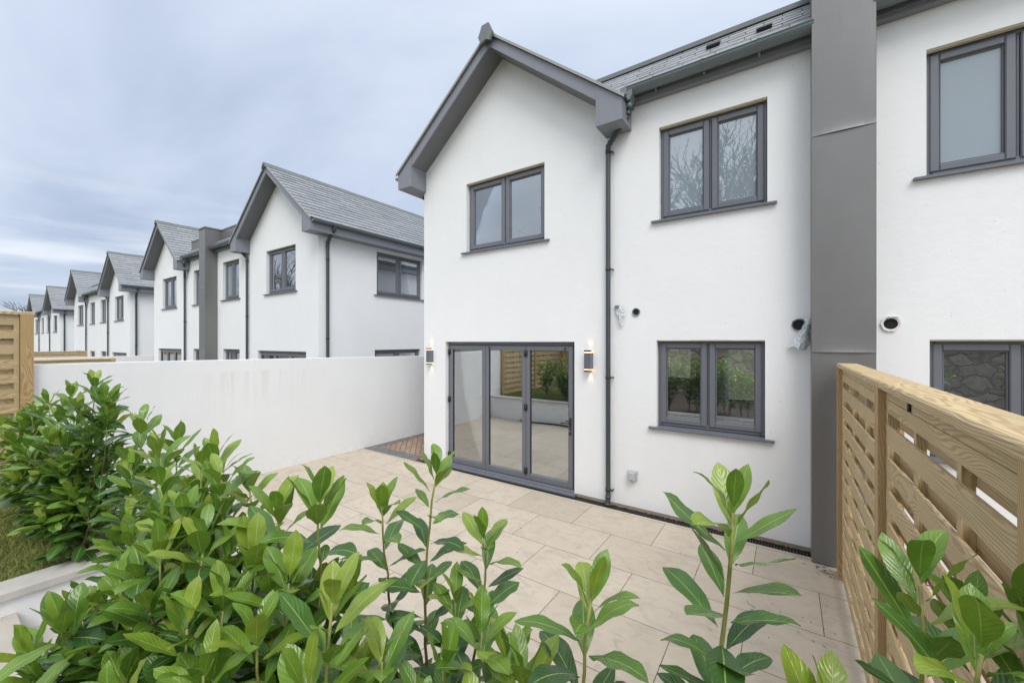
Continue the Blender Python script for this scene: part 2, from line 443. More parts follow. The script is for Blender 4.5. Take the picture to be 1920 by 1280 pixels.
def grid_wall(mb, us, zs_, holes, mk):
    us = sorted(set(us + [h[0] for h in holes] + [h[1] for h in holes])); zz = sorted(set(zs_ + [h[2] for h in holes] + [h[3] for h in holes]))
    for i in range(len(us) - 1):
        for j in range(len(zz) - 1):
            cu, cz = (us[i] + us[i + 1]) / 2, (zz[j] + zz[j + 1]) / 2
            if any(h[0] < cu < h[1] and h[2] < cz < h[3] for h in holes): continue
            mb.face([mk(us[i], zz[j], 0), mk(us[i + 1], zz[j], 0), mk(us[i + 1], zz[j + 1], 0), mk(us[i], zz[j + 1], 0)])
    for (a, b, c, d) in holes:
        q = .13
        mb.face([mk(a, c, 0), mk(a, d, 0), mk(a, d, q), mk(a, c, q)]); mb.face([mk(b, c, 0), mk(b, c, q), mk(b, d, q), mk(b, d, 0)])
        mb.face([mk(a, d, 0), mk(b, d, 0), mk(b, d, q), mk(a, d, q)]); mb.face([mk(a, c, 0), mk(a, c, q), mk(b, c, q), mk(b, c, 0)])

def slates(mb, O, U, V, N, W, L, tr, w=.50, g=.175, lf=.015):
    """courses of slates: O lower corner, U along the eaves, V up the slope"""
    rows = int(L / g + .999)
    for r in range(rows):
        v0 = r * g; v1 = min(v0 + g + .02, L)
        off = (0 if r % 2 else w / 2)
        u = -off
        while u < W:
            a = max(0, u) + .004; b = min(W, u + w) - .004
            if b - a > .02:
                j = tr.uniform(0, .004); lift = lf + tr.uniform(0, lf * .25); dv = tr.uniform(-.003, .003)
                def P(uu, vv, nn): return tuple(O + U * uu + V * vv + N * nn)
                c = [P(a, v0 + dv, .001), P(b, v0 + dv, .001), P(b, v1, .0), P(a, v1, .0), P(a, v0 + dv, lift), P(b, v0 + dv, lift + j - .002), P(b, v1, .003), P(a, v1, .003)]
                bs = len(mb.v); mb.v.extend(c); cell = (tr.random(), tr.random())
                for q in ((4, 5, 6, 7), (0, 1, 5, 4), (1, 2, 6, 5), (3, 0, 4, 7)):
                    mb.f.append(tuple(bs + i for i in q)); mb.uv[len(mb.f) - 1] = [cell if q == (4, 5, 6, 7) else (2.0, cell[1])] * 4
            u += w

def half_round(mb, p0, p1, r, outward, seg=8):
    """open half-round gutter between two points, with thickness"""
    p0 = Vector(p0); p1 = Vector(p1); o = Vector(outward); up = Vector((0, 0, 1))
    for rr, flip in ((r, False), (r - .004, True)):
        ring = []
        for k in range(seg + 1):
            a = math.pi * k / seg
            d = o * (-math.cos(a) * rr) - up * (math.sin(a) * rr)
            ring.append((p0 + d, p1 + d))
        for k in range(seg):
            q = [ring[k][0], ring[k][1], ring[k + 1][1], ring[k + 1][0]]
            mb.face(q[::-1] if flip else q, smooth=True)
    for k in (0, seg):
        a = math.pi * k / seg
        d0 = o * (-math.cos(a)); 
        mb.face([p0 + d0 * r, p1 + d0 * r, p1 + d0 * (r - .004) , p0 + d0 * (r - .004)])
        q = d0 * (r + .001)
        mb.tube([p0 + q, p1 + q], .006, 6)
    for p in (p0, p1):
        mb.face([p + o * (-math.cos(math.pi * k / seg) * r) - up * (math.sin(math.pi * k / seg) * r) for k in range(seg + 1)])

def window(sx, parent, mk, w, z0, z1, pane_mat, lights=2, fr=None, rec=.075, sill=True):
    """casement window; mk(u, y_in, z) maps across / inward / up; u runs 0..w"""
    mb = MB(sx)
    def bar(u0, u1, a0, a1, zz0, zz1, mbx=None, ch=.008):
        t_ = MB(); t_.bevbox(u0, u1, a0, a1, zz0, zz1, ch)
        m_ = mbx or mb
        off = len(m_.v)
        m_.v.extend([mk(*p) for p in [(v[0], v[1], v[2]) for v in t_.v]])
        m_.f.extend([tuple(off + i for i in f) for f in t_.f])
    F = .045; S = .062
    z0b = z0 + .012
    bar(0.002, F, rec, rec + .06, z0b, z1 - .002); bar(w - F, w - .002, rec, rec + .06, z0b, z1 - .002)
    bar(F, w - F, rec + .001, rec + .06, z1 - F, z1 - .002); bar(F, w - F, rec + .001, rec + .06, z0b, z0b + F + .012)
    cell = (w - 2 * F) / lights
    panes = []
    for i in range(lights):
        a = F + i * cell + (.012 if i else -.012); b_ = F + (i + 1) * cell - (.012 if i < lights - 1 else -.012)
        if i and lights > 1: bar(F + i * cell - .0115, F + i * cell + .0115, rec + .004, rec + .05, z0b + F, z1 - F)
        zz0 = z0b + F - .008; zz1 = z1 - F + .012
        y0 = rec - .014
        bar(a, a + S, y0, rec + .05, zz0, zz1); bar(b_ - S, b_, y0, rec + .05, zz0, zz1)
        bar(a + S, b_ - S, y0 + .001, rec + .05, zz1 - S, zz1); bar(a + S, b_ - S, y0 + .001, rec + .05, zz0, zz0 + S)
        # glazing bead
        for (q0, q1, q2, q3) in ((a + S, a + S + .012, zz0 + S, zz1 - S), (b_ - S - .012, b_ - S, zz0 + S, zz1 - S)):
            bar(q0, q1, y0 + .016, rec + .05, q2, q3, None, .006)
        bar(a + S + .012, b_ - S - .012, y0 + .017, rec + .05, zz1 - S - .012, zz1 - S, None, .006); bar(a + S + .012, b_ - S - .012, y0 + .017, rec + .05, zz0 + S, zz0 + S + .012, None, .006)
        panes.append((a + S + .003, b_ - S - .003, zz0 + S + .003, zz1 - S - .003))
    wo = mb.build('window', M['anthracite'], parent, recalc=True)
    for (a, b_, c, d) in panes:
        pm = MB(sx)
        pm.hexa([mk(a, rec + .022, c), mk(b_, rec + .022, c), mk(b_, rec + .028, c), mk(a, rec + .028, c), mk(a, rec + .022, d), mk(b_, rec + .022, d), mk(b_, rec + .028, d), mk(a, rec + .028, d)])
        pm.build('pane', M[pane_mat], wo)
    if sill:
        sm = MB(sx)
        e = .085
        sm.hexa([mk(-e, -.045, z0 - .025), mk(w + e, -.045, z0 - .025), mk(w + e, .12, z0 - .022), mk(-e, .12, z0 - .022),
                 mk(-e, -.045, z0 - .004), mk(w + e, -.045, z0 - .004), mk(w + e, .12, z0 + .012), mk(-e, .12, z0 + .012)])
        sm.build('sill', M['anthracite'], wo, recalc=True)
    # pale seal showing above the frame
    tm = MB(sx)
    tm.hexa([mk(.003, .012, z1 - .012), mk(w - .003, .012, z1 - .012), mk(w - .003, rec - .016, z1 - .012), mk(.003, rec - .016, z1 - .012), mk(.003, .012, z1 - .002), mk(w - .003, .012, z1 - .002), mk(w - .003, rec - .016, z1 - .002), mk(.003, rec - .016, z1 - .002)])
    tm.build('head_bead', M['pale_trim'], wo, recalc=True)
    return wo

def bifold(sx, parent, x0, w, h, pane_mat):
    mk = lambda u, y, z: (x0 + u, y, z)
    root = MB(sx); r = .07
    root.bevbox(x0 + .002, x0 + .05, r, r + .07, .05, h - .002); root.bevbox(x0 + w - .05, x0 + w - .002, r, r + .07, .05, h - .002)
    root.bevbox(x0 + .05, x0 + w - .05, r + .001, r + .07, h - .055, h - .002); root.bevbox(x0 + .002, x0 + w - .002, -.012, r + .07, .012, .05)
    root.bevbox(x0 - .03, x0 + w + .03, -.075, .03, -.004, .03)
    fo = root.build('bifold_door', M['anthracite'], parent, recalc=True)
    lw = (w - .1) / 3
    for i in range(3):
        a = x0 + .05 + i * lw + .002; b = a + lw - .004; S = .066
        m = MB(sx); y0 = r - .02
        m.bevbox(a, a + S, y0, r + .045, .054, h - .06); m.bevbox(b - S, b, y0, r + .045, .054, h - .06)
        m.bevbox(a + S, b - S, y0 + .001, r + .045, h - .06 - S, h - .06); m.bevbox(a + S, b - S, y0 + .001, r + .045, .054, .054 + S + .02)
        m.build('door_leaf', M['anthracite'], fo, recalc=True)
        p = MB(sx); p.box(a + S - .003, b - S + .003, r + .008, r + .014, .054 + S + .017, h - .06 - S + .003); p.build('pane', M[pane_mat], fo)
        g = MB(sx)
        for (q0, q1, q2, q3) in ((a + S, a + S + .008, .054 + S + .02, h - .06 - S), (b - S - .008, b - S, .054 + S + .02, h - .06 - S)): g.box(q0, q1, r - .004, r + .008, q2, q3)
        g.build('gasket', M['black_plastic'], fo)
    if pane_mat != 'glass_dark':
        for xx in (x0 + .05, x0 + .05 + 2 * lw):
            for z in (.18, 1.12, h - .17):
                hm = MB(sx)
                hm.tube([(xx, r - .032, z - .05), (xx, r - .032, z + .05)], .012, 10)
                hm.box(xx - .03, xx + .03, r - .03, r - .018, z - .045, z + .045)
                hm.build('hinge', M['black_plastic'], fo, recalc=True)
        for xx in (x0 + .05 + lw * 1.12, x0 + .05 + lw * 2.85):
            hm = MB(sx); hm.tube([(xx, r - .034, h - .095), (xx, r - .018, h - .095)], .014, 10); hm.build('door_bolt', M['black_plastic'], fo)
    k = MB(sx); hx = x0 + w - .05 - .036
    k.bevbox(hx - .015, hx + .015, r - .032, r - .018, .80, 1.04, .004)
    k.tube([(hx, r - .03, .97), (hx, r - .072, .97)], .010, 10)
    k.tube([(hx + .008, r - .072, .97), (hx - .05, r - .074, .97), (hx - .125, r - .07, .967)], [.011, .010, .008], 10)
    k.build('door_handle', M['handle_metal'], fo, recalc=True)
    c = MB(sx); c.tube([(hx, r - .036, .86), (hx, r - .03, .86)], .009, 12); c.build('lock_cylinder', M['steel'], fo)
    return fo

def downpipe(sx, parent, pts, r, clips, axis=(0, -1, 0)):
    mb = MB(sx); mb.tube(pts, r, 14)
    P = [Vector(p) for p in pts]
    # socket collars at bends
    for i in range(1, len(P) - 1):
        d1 = (P[i] - P[i - 1]).normalized(); d2 = (P[i + 1] - P[i]).normalized()
        if d1.dot(d2) < .985:
            for dd, s_ in ((d1, -1), (d2, 1)):
                a = P[i] + dd * s_ * .03; b = P[i] + dd * s_ * .065
                mb.tube([a, b], r * 1.13, 14)
    o = mb.build('downpipe', M['pipe_grey'], parent)
    for (x, y, z) in clips:
        cm = MB(sx)
        cm.tube([(x, y, z - .018), (x, y, z + .018)], r * 1.12, 14)
        cm.box(x + r * .9, x + r + .036, y - .012, y + .012, z - .007, z + .007)
        cm.tube([(x + r + .022, y - .014, z), (x + r + .022, 0 if axis[1] else y + .05, z)], .008, 8)
        cm.build('pipe_clip', M['black_plastic'], o)
    return o

def house(name, sx, loc, label, group, detail=0, obs='glass_obscure', parapet=False, pillar=True, far=False, seed=1):
    tr = random.Random(seed)
    root = empty(name, loc); tag(root, label, 'house', group)
    mid = HW if not pillar else PX + .02
    H_gw = (.985, 2.455, 3.555, 4.670); H_uw = (4.045, 5.150, 3.560, 4.680); H_lw = (4.015, 5.130, 1.068, 2.115); H_bd = (.517, 2.926, -.004, 2.095)
    S1 = (1.56, 3.12, 3.54, 4.66); S2 = (4.6, 6.1, 3.54, 4.66); S3 = (1.50, 3.05, .95, 2.12)
    zb = -.9
    w = MB(sx)
    fm = lambda u, z, q: (u, q, z)
    grid_wall(w, [0, GW], [zb, 5.0], [H_bd, H_gw], fm)
    w.face([(0, 0, 5.0), (GW, 0, 5.0), (GW, 0, zs(GW) + .03), (XA, 0, 6.46), (0, 0, zs(0) + .03)])
    grid_wall(w, [GW, HW], [zb, 5.12], [H_uw, H_lw], fm)
    grid_wall(w, [0, DEPTH], [zb, 5.06], ([S1, S2, S3] if sx < 0 else [S3]), lambda u, z, q: (q, u, z))
    grid_wall(w, [0, HW], [zb, 5.06], [] if far else [(.7, 2.7, .9, 2.15), (3.5, 5.3, .3, 2.15), (.8, 2.6, 3.4, 4.7), (4, 5.2, 3.4, 4.7)], lambda u, z, q: (u, DEPTH - q, z)); w.face([(0, DEPTH, 5.06), (GW, DEPTH, 5.06), (XA, DEPTH, 6.4)])  # unseen rear openings added to let daylight into the rooms
    w.build('wall', M['white_render'], root)
    far_p = 'glass_dark' if far else 'glass_clear'
    window(sx, root, lambda u, y, z: (H_gw[0] + u, y, z), H_gw[1] - H_gw[0], H_gw[2], H_gw[3], far_p if far else 'glass_soft')
    window(sx, root, lambda u, y, z: (H_uw[0] + u, y, z), H_uw[1] - H_uw[0], H_uw[2], H_uw[3], obs)
    window(sx, root, lambda u, y, z: (H_lw[0] + u, y, z), H_lw[1] - H_lw[0], H_lw[2], H_lw[3], far_p)
    for h in ((S1, S2, S3) if sx < 0 else (S3,)):
        window(sx, root, lambda u, y, z, h=h: (y, h[0] + u, z), h[1] - h[0], h[2], h[3], far_p)
    bifold(sx, root, H_bd[0], H_bd[1] - H_bd[0], 2.095, far_p)
    # roof
    rf = MB(sx)
    sl = math.hypot(1, .80); L = (XA + OV) * sl
    for s_ in (-1, 1):
        V = Vector((-s_, 0, .80)).normalized(); N = Vector((s_ * .80, 0, 1)).normalized()
        O = Vector((XA + s_ * (XA + OV), FRONT - .02, zr(-OV)))
        slates(rf, O, Vector((0, 1, 0)), V, N, DEPTH + .4, L, tr)
        # underlay deck
        A = O - N * .006
        rf.face([A, A + Vector((0, DEPTH + .4, 0)), A + Vector((0, DEPTH + .4, 0)) + V * L, A + V * L]); rf.uv[len(rf.f) - 1] = [(.5, .5)] * 4
    # slope over the lower section
    y0, z0, y1, z1 = -.16, 5.155, .29, 5.685
    V = Vector((0, y1 - y0, z1 - z0)); Lf = V.length; V.normalize(); N = Vector((0, -V.z, V.y))
    xe = HW if not pillar else PX + .02
    if not parapet:
        for xs_, f0, f1 in ((GW + .04, 0, .4), (GW - .7, .4, 1)):
            A = Vector((xs_, y0, z0)) + V * (Lf * f0)
            slates(rf, A, Vector((1, 0, 0)), V, N, xe - xs_, Lf * (f1 - f0), tr, .34, .08, .0065)
            A = A - N * .006
            rf.face([A, A + Vector((xe - xs_, 0, 0)), A + Vector((xe - xs_, 0, 0)) + V * (Lf * (f1 - f0)), A + V * (Lf * (f1 - f0))]); rf.uv[len(rf.f) - 1] = [(.5, .5)] * 4
    else:
        slates(rf, Vector((GW + .22, y0, z0)), Vector((1, 0, 0)), V, N, xe - GW - .22, Lf * .5, tr, .42, .1)
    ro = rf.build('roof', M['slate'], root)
    rt = MB(sx)
    y = FRONT - .06
    n = 0
    while y < DEPTH + .1:
        e = .455; lift = .0 if n % 2 else .004
        zc = 6.61; hw_ = .115
        rt.prism([(XA - hw_, zc - .085 + lift), (XA - .04, zc + .04 + lift), (XA + .04, zc + .04 + lift), (XA + hw_, zc - .085 + lift), (XA + hw_ - .02, zc - .095 + lift), (XA, zc + .005 + lift), (XA - hw_ + .02, zc - .095 + lift)], y, y + e - .004)
        y += e; n += 1
    if detail or not far:
        rt.prism([(XA - .13, 6.54), (XA - .06, 6.69), (XA + .06, 6.69), (XA + .13, 6.54), (XA + .085, 6.435), (XA, 6.47), (XA - .085, 6.435)], FRONT - .095, FRONT - .06)
    rt.build('ridge_tile', M['ridge_tile'], ro, recalc=True)
    if not parapet:
        cp = MB(sx)
        cp.prism([(y1 - .05, z1 - .02), (y1 - .05, z1 + .035), (y1 + .11, z1 + .05), (y1 + .11, z1 - .02)], GW - .9, xe, 'x')
        cp.box(GW - .6, xe, y1 + .06, 4.0, z1 - .06, z1 - .025)
        cp.build('coping', M['ridge_tile'], ro, recalc=True)
        for xv in ((4.62, .28), (5.12, .2)) if detail else ():
            vm = MB(sx)
            c0 = Vector((xv[0], y0, z0)) + V * (Lf * (.30 + xv[1]))
            U = Vector((1, 0, 0))
            vm.hexa([c0 - U * .07 + N * .012, c0 + U * .07 + N * .012, c0 + U * .07 + N * .012 + V * .12, c0 - U * .07 + N * .012 + V * .12,
                     c0 - U * .07 + N * .045, c0 + U * .07 + N * .045, c0 + U * .07 + N * .022 + V * .12, c0 - U * .07 + N * .022 + V * .12])
            vm.build('roof_vent', M['black_plastic'], ro, recalc=True)
    # bargeboards, soffits and boxed eaves
    th = .028
    for s_ in (-1, 1):
        xin = XA; xo = XA + s_ * (XA - .035)
        bb = MB(sx)
        bb.prism([(xin, zs(xin) - .012), (xo, zs(xo) - .012), (xo, zr(xo) - .02), (xin, zr(xin) - .02)], FRONT, FRONT + th)
        bo = bb.build('bargeboard', M['anthracite_trim'], root, recalc=True)
        vg = MB(sx); xq = XA + s_ * (XA + OV + .01)
        vg.prism([(xin, zr(xin) - .018), (xq, zr(xq) - .018), (xq, zr(xq) + .022), (xin, zr(xin) + .022)], FRONT - .036, FRONT - .021)
        vg.build('verge_trim', M['verge'], bo, recalc=True)
        sf = MB(sx)
        sf.prism([(xin, zs(xin) - .004), (xo, zs(xo) - .004), (xo, zs(xo) + .014), (xin, zs(xin) + .014)], FRONT + th, .006)
        sf.build('soffit', M['soffit_grey'], bo, recalc=True)
        bx = MB(sx)
        xa_, xb_ = (XA + s_ * (XA - .03)), (XA + s_ * (XA + OV - .02))
        zl = 4.742
        bx.prism([(xa_, zl), (xb_, zl), (xb_, zr(xb_) - .022), (xa_, zr(xa_) - .022)], FRONT - .006, -.001 if True else .3)
        bx.prism([(xa_ - s_ * .022, zl - .004), (xa_ + s_ * .004, zl - .004), (xa_ + s_ * .004, zr(xa_) - .03), (xa_ - s_ * .022, zr(xa_) - .03)], FRONT - .010, -.001)
        bx.build('eaves_box', M['anthracite_trim'], bo, recalc=True)
    # long eaves: fascia, soffit and gutter on the outer side
    fa = MB(sx)
    fa.box(-OV + .02, -OV + .045, 0.001, DEPTH, 4.742, 4.975); fa.box(-OV + .045, 0, 0.001, DEPTH, 4.742, 4.76)
    fo = fa.build('fascia', M['anthracite_trim'], root)
    gm = MB(sx); half_round(gm, (-OV - .035, FRONT + .02, 4.972), (-OV - .035, DEPTH, 4.972), .056, (-1, 0, 0))
    go = gm.build('gutter', M['gutter_grey'], root)
    yy = FRONT + 1.3
    while sx < 0 and not (far and not parapet) and yy < 4:
        gb = MB(sx); half_round(gb, (-OV - .035, yy, 4.972), (-OV - .035, yy + .03, 4.972), .061, (-1, 0, 0)); yy += 1.0
        gb.build('gutter_bracket', M['gutter_grey'], go)
    # lower section eaves
    xs, xe2 = GW + .05, mid
    f2 = MB(sx); f2.box(GW + .004, xe2, -.075, .0, 5.03, 5.135); f2.box(GW + .004, xe2, -.10, -.075, 5.065, 5.13)
    f2.build('fascia', M['anthracite_trim'], root)
    g2 = MB(sx); half_round(g2, (GW + .235, -.18, 5.152), (xe2 - .004, -.18, 5.152), .076, (0, -1, 0))
    g2o = g2.build('gutter', M['gutter_grey'], root)
    for k in range(4 if not far or not parapet and pillar else 0):
        xx = GW + .60 + k * .52
        if xx > xe2 - .06: break
        b2 = MB(sx)
        half_round(b2, (xx, -.18, 5.152), (xx + .028, -.18, 5.152), .082, (0, -1, 0))
        b2.box(xx + .004, xx + .024, -.17, -.1, 5.06, 5.075)
        b2.build('gutter_bracket', M['gutter_grey'], g2o)
    # downpipe in the angle
    px = GW - .005
    hp = MB(sx)
    hp.prism([(GW + .235, 5.16), (GW + .235, 5.06), (GW + .265, 5.0), (GW + .335, 5.0), (GW + .365, 5.06), (GW + .365, 5.16)], -.245, -.10)
    hp.tube([(GW + .30, -.17, 5.0), (GW + .30, -.17, 4.93)], .044, 14)
    hp.bevbox(GW + .225, GW + .30, -.27, -.12, 5.06, 5.15, .01)
    hp.build('gutter_outlet', M['gutter_grey'], g2o, recalc=True)
    bot = -.02 if not far else zb
    downpipe(sx, root, [(GW + .30, -.17, 4.98), (GW + .295, -.165, 4.88), (GW + .27, -.15, 4.84), (px + .03, -.062, 4.64), (px, -.055, 4.60), (px, -.055, 4.5), (px, -.055, 3.0), (px, -.055, 1.5), (px, -.055, .16), (px, -.058, .06), (px - .005, -.075, bot)], .031,
             [(px, -.055, z) for z in (4.52, 3.02, 1.64, .20)])
    if True:   # outer side downpipe
        sy = .19
        downpipe(sx, root, [(-OV - .035, sy, 4.93), (-OV - .03, sy, 4.86), (-.07, sy, 4.62), (-.055, sy, 4.55), (-.055, sy, 2), (-.055, sy, zb)], .036, [(-.055, sy, 4.2), (-.055, sy, 2.4)], (0, 0, 0))
    if parapet:
        pm = MB(sx)
        pm.box(GW + .1, PX + .02, .10, .30, 5.2, 5.70); pm.box(GW + .1, PX + .02, .085, .32, 5.70, 5.735)
        pm.build('parapet', M['zinc'], root)
    return root

def cladding(parent, x0, x1, yf, yb, segs, zt, top_return=True, sx=1):
    """sheet-metal pier in lapped lengths; each upper sheet lips slightly over the one below"""
    mb = MB(sx)
    for k, (za, zb_) in enumerate(segs):
        n = 6; m = 10
        def P(u, v):
            x = x0 + (x1 - x0) * u
            lip = 0
            if za > .2:
                d = (v * (zb_ - za))
                lip = -.013 * math.exp(-d / .035) * (.25 + .75 * math.sin(math.pi * u))
            bow = -.004 * math.sin(math.pi * u) * math.sin(math.pi * v)
            skew = .018 * (.5 - u) if (za > 3 and v == 0) else 0
            return (x, yf + lip + bow + (.004 if za < .2 else 0), za + (zb_ - za) * v - abs(skew) * 0)
        vs = [0, .01, .02, .035, .06, .1, .3, .5, .7, .9, 1]
        for i in range(n):
            for j in range(len(vs) - 1):
                mb.face([P(i / n, vs[j]), P((i + 1) / n, vs[j]), P((i + 1) / n, vs[j + 1]), P(i / n, vs[j + 1])], smooth=True)
        a, b = P(0, 0)[1] + .001, yb
        mb.face([(x0, a, za), (x0, a, zb_), (x0, b, zb_), (x0, b, za)]); mb.face([(x1, a, za), (x1, b, za), (x1, b, zb_), (x1, a, zb_)])
        mb.face([(x0, yf, za), (x1, yf, za), (x1, b, za), (x0, b, za)])
    mb.face([(x0, yf, zt), (x1, yf, zt), (x1, yb, zt), (x0, yb, zt)])
    o = mb.build('cladding_pier', M['zinc'], parent)
    cm = MB(sx)
    cm.box(x0 - .02, x1 + .02, yf - .02, yb + .02, zt + .001, zt + .04)
    cm.build('pier_cap', M['ridge_tile'], o)
    return o

# ------------------------------------------------------------------ build the row
GROUP = 'white houses of the terrace row'
X0 = -5.318
main = house('house', 1, (X0, D, 0), 'nearest white rendered house with lit wall lamps beside its bifold doors', GROUP, detail=1, far=False, seed=3)
PL = X0 + HW       # party line
cladding(main, PX, PX + .46, -.245, .42, [(0.01, 2.0), (2.0, 4.04), (4.04, 5.80)], 5.80)
nextd = house('house', -1, (PL + HW, D, 0), 'white house on the right beyond the slatted timber fence and metal pier', GROUP, detail=0, obs='glass_muted', far=True, seed=4)
# pair two
B2 = -8.715
z2 = -.235
h2 = house('house', -1, (B2, D, z2), 'white gabled house with visible slate side roof just beyond the white garden wall', GROUP, parapet=True, far=True, seed=5)
h3 = house('house', 1, (B2 - 2 * HW, D, z2 - .02), 'gabled white house attached to the far side of the tall grey metal pier', GROUP, parapet=True, far=True, seed=6)
cladding(h2, PX, PX + .46, -.32, .30, [(-.6, 1.9), (1.9, 3.9), (3.9, 5.70)], 5.70, sx=-1)
# pairs three and four: copies without pier or parapet
proto_r = house('house', -1, (-23.45, D, -.50), 'white gabled house fourth along the row, its slate side roof above a side downpipe', GROUP, pillar=False, far=True, seed=7)
proto_l = house('house', 1, (-23.45 - 2 * HW, D, -.52), 'white gabled house fifth along the row, joined to the fourth by a twin-windowed section', GROUP, pillar=False, far=True, seed=8)
c1 = copy_tree(proto_r); c1.location = (-39.4, D, -.80); c1['label'] = 'small far white gabled house sixth along the row, with a short slate side roof'
c2 = copy_tree(proto_l); c2.location = (-39.4 - 2 * HW, D, -.82); c2['label'] = 'farthest white gabled house at the left end of the row by the fence post'

plain('plinth', (.30, .25, .20), .95, 0, .3, 20)
for (a_, b_) in ((0, .487), (2.957, PX)):
    pl = MB(); pl.box(a_, b_, -.006, -.001, -.12, .034); pl.build('plinth', M['plinth'], main)
# interior of the nearest house
it = MB()
it.box(.02, HW - .05, .15, DEPTH - .14, -.03, .018); fl = it.build('interior_floor', M['interior_floor'], main)
it = MB()
it.box(HW - .06, HW - .01, .1, DEPTH - .14, .02, 4.98); it.box(.02, HW - .06, .15, DEPTH - .14, 2.38, 2.56)
it.box(GW - .05, GW + .05, .15, DEPTH - .14, 2.56, 4.98); it.box(.02, HW - .06, .02, DEPTH - .14, 4.99, 5.02); it.box(GW + .3, GW + .4, 4.6, DEPTH - .14, .02, 2.38)
it.build('interior_wall', M['interior_white'], main)
it = MB(); it.box(GW + .45, HW - .1, .16, .75, .86, .90); it.build('worktop', M['worktop'], main)
tp = MB()
tp.tube([(4.42, .32, .9), (4.42, .32, 1.18), (4.425, .315, 1.24), (4.46, .30, 1.285), (4.51, .29, 1.29), (4.55, .29, 1.26), (4.56, .29, 1.20)], .011, 10)
tp.tube([(4.42, .32, .9), (4.42, .32, .96)], .022, 12); tp.build('kitchen_tap', M['flue_white'], main)

# ------------------------------------------------------------------ things on the main facade
def wall_lamp(x, z, label):
    r = empty('wall_lamp', (x, D, z)); tag(r, label, 'wall lamp', 'up and down lamps beside the bifold doors')
    hw, d = .048, .085
    b = MB(); b.bevbox(-hw, hw, -d, 0, -.108, .108, .005)
    for k in range(7): b.box(-hw + .008 + k * .0128, -hw + .014 + k * .0128, -d - .003, -d, -.1, .1)
    b.build('body', M['anthracite'], r, recalc=True)
    for s_ in (-1, 1):
        g = MB(); g.box(-hw + .004, hw - .004, -d + .004, -.004, min(s_ * .108, s_ * .122), max(s_ * .108, s_ * .122)); g.build('diffuser', M['lamp_glow'], r)
        c = MB(); c.box(-hw, hw * .75, -d, -.028, min(s_ * .122, s_ * .143), max(s_ * .122, s_ * .143)); c.build('cap', M['black_plastic'], r)
        L = bpy.data.lights.new('lamp_beam', 'SPOT'); L.energy = .7; L.color = (1, .62, .32); L.spot_size = R(58); L.spot_blend = .7; L.shadow_soft_size = .012
        lo = bpy.data.objects.new('lamp_beam', L); COL.objects.link(lo); lo.parent = r
        lo.location = (.012, -.018, s_ * .150); lo.rotation_euler = (R(180 - 4) if s_ > 0 else R(4), 0, 0)
    return r
wall_lamp(-2.168, 1.842, 'dark up and down wall lamp between the bifold doors and the downpipe')
wall_lamp(-5.135, 1.842, 'dark up and down wall lamp at the corner left of the bifold doors')

def flue(x, z, r, ring, label, curl=False):
    o = empty('flue_pipe', (x, D, z)); tag(o, label, 'vent pipe', 'open flue pipes through the wall')
    s = MB(); n = 28
    tr = random.Random(int(x * 100))
    jag = [1 + tr.uniform(-.07, .07) for _ in range(n)]
    for (ra, rb, ya, yb) in ((r, r, .16, -.014), (r, r + ring, -.014, -.018), (r + ring, r + ring, -.018, .004)):
        for k in range(n):
            a, b = 2 * math.pi * k / n, 2 * math.pi * (k + 1) / n
            ja, jb = jag[k], jag[(k + 1) % n]
            f = lambda q, w, y, j: (q * (j if q > r else 1) * math.cos(w), y, q * (j if q > r else 1) * math.sin(w))
            s.face([f(ra, a, ya, ja), f(ra, b, ya, jb), f(rb, b, yb, jb), f(rb, a, yb, ja)], smooth=True)
    if curl:
        s.tube([(-.02, -.02, r * .95), (.0, -.03, r * 1.2), (.03, -.035, r * 1.3), (.055, -.03, r * 1.18)], .009, 6)
    s.build('sleeve', M['flue_white'] if curl else M['gutter_grey'], o)
    d = MB(); d.prism([(r * .985 * math.cos(2 * math.pi * k / n), r * .985 * math.sin(2 * math.pi * k / n)) for k in range(n)], -.004, -.001) if not curl else d.prism([(r * .985 * math.cos(2 * math.pi * k / n), r * .985 * math.sin(2 * math.pi * k / n)) for k in range(n)], -.0045, -.0015)
    d.build('bore', M['dark_void'], o)
flue(-1.548, 2.466, .036, .012, 'small round dark vent pipe in the wall beside the downpipe')
flue(.103, 2.268, .052, .010, 'round black vent hole left of the metal pier')
flue(.787, 2.262, .050, .018, 'white ragged-edged vent pipe right of the metal pier', True)

# grey outdoor socket
so = empty('outdoor_socket', (-1.585, D, .436)); tag(so, 'small grey weatherproof outdoor socket low on the white wall', 'socket')
b = MB(); b.bevbox(-.055, .055, -.05, 0, -.055, .055, .008); b.build('back_box', M['socket_grey'], so, recalc=True)
b = MB(); b.bevbox(-.045, .038, -.078, -.05, -.062, .04, .008); b.build('lid', M['socket_grey'], so, recalc=True)
b = MB(); b.box(-.012, .01, -.082, -.0785, -.058, -.05); b.build('latch', M['black_plastic'], so)

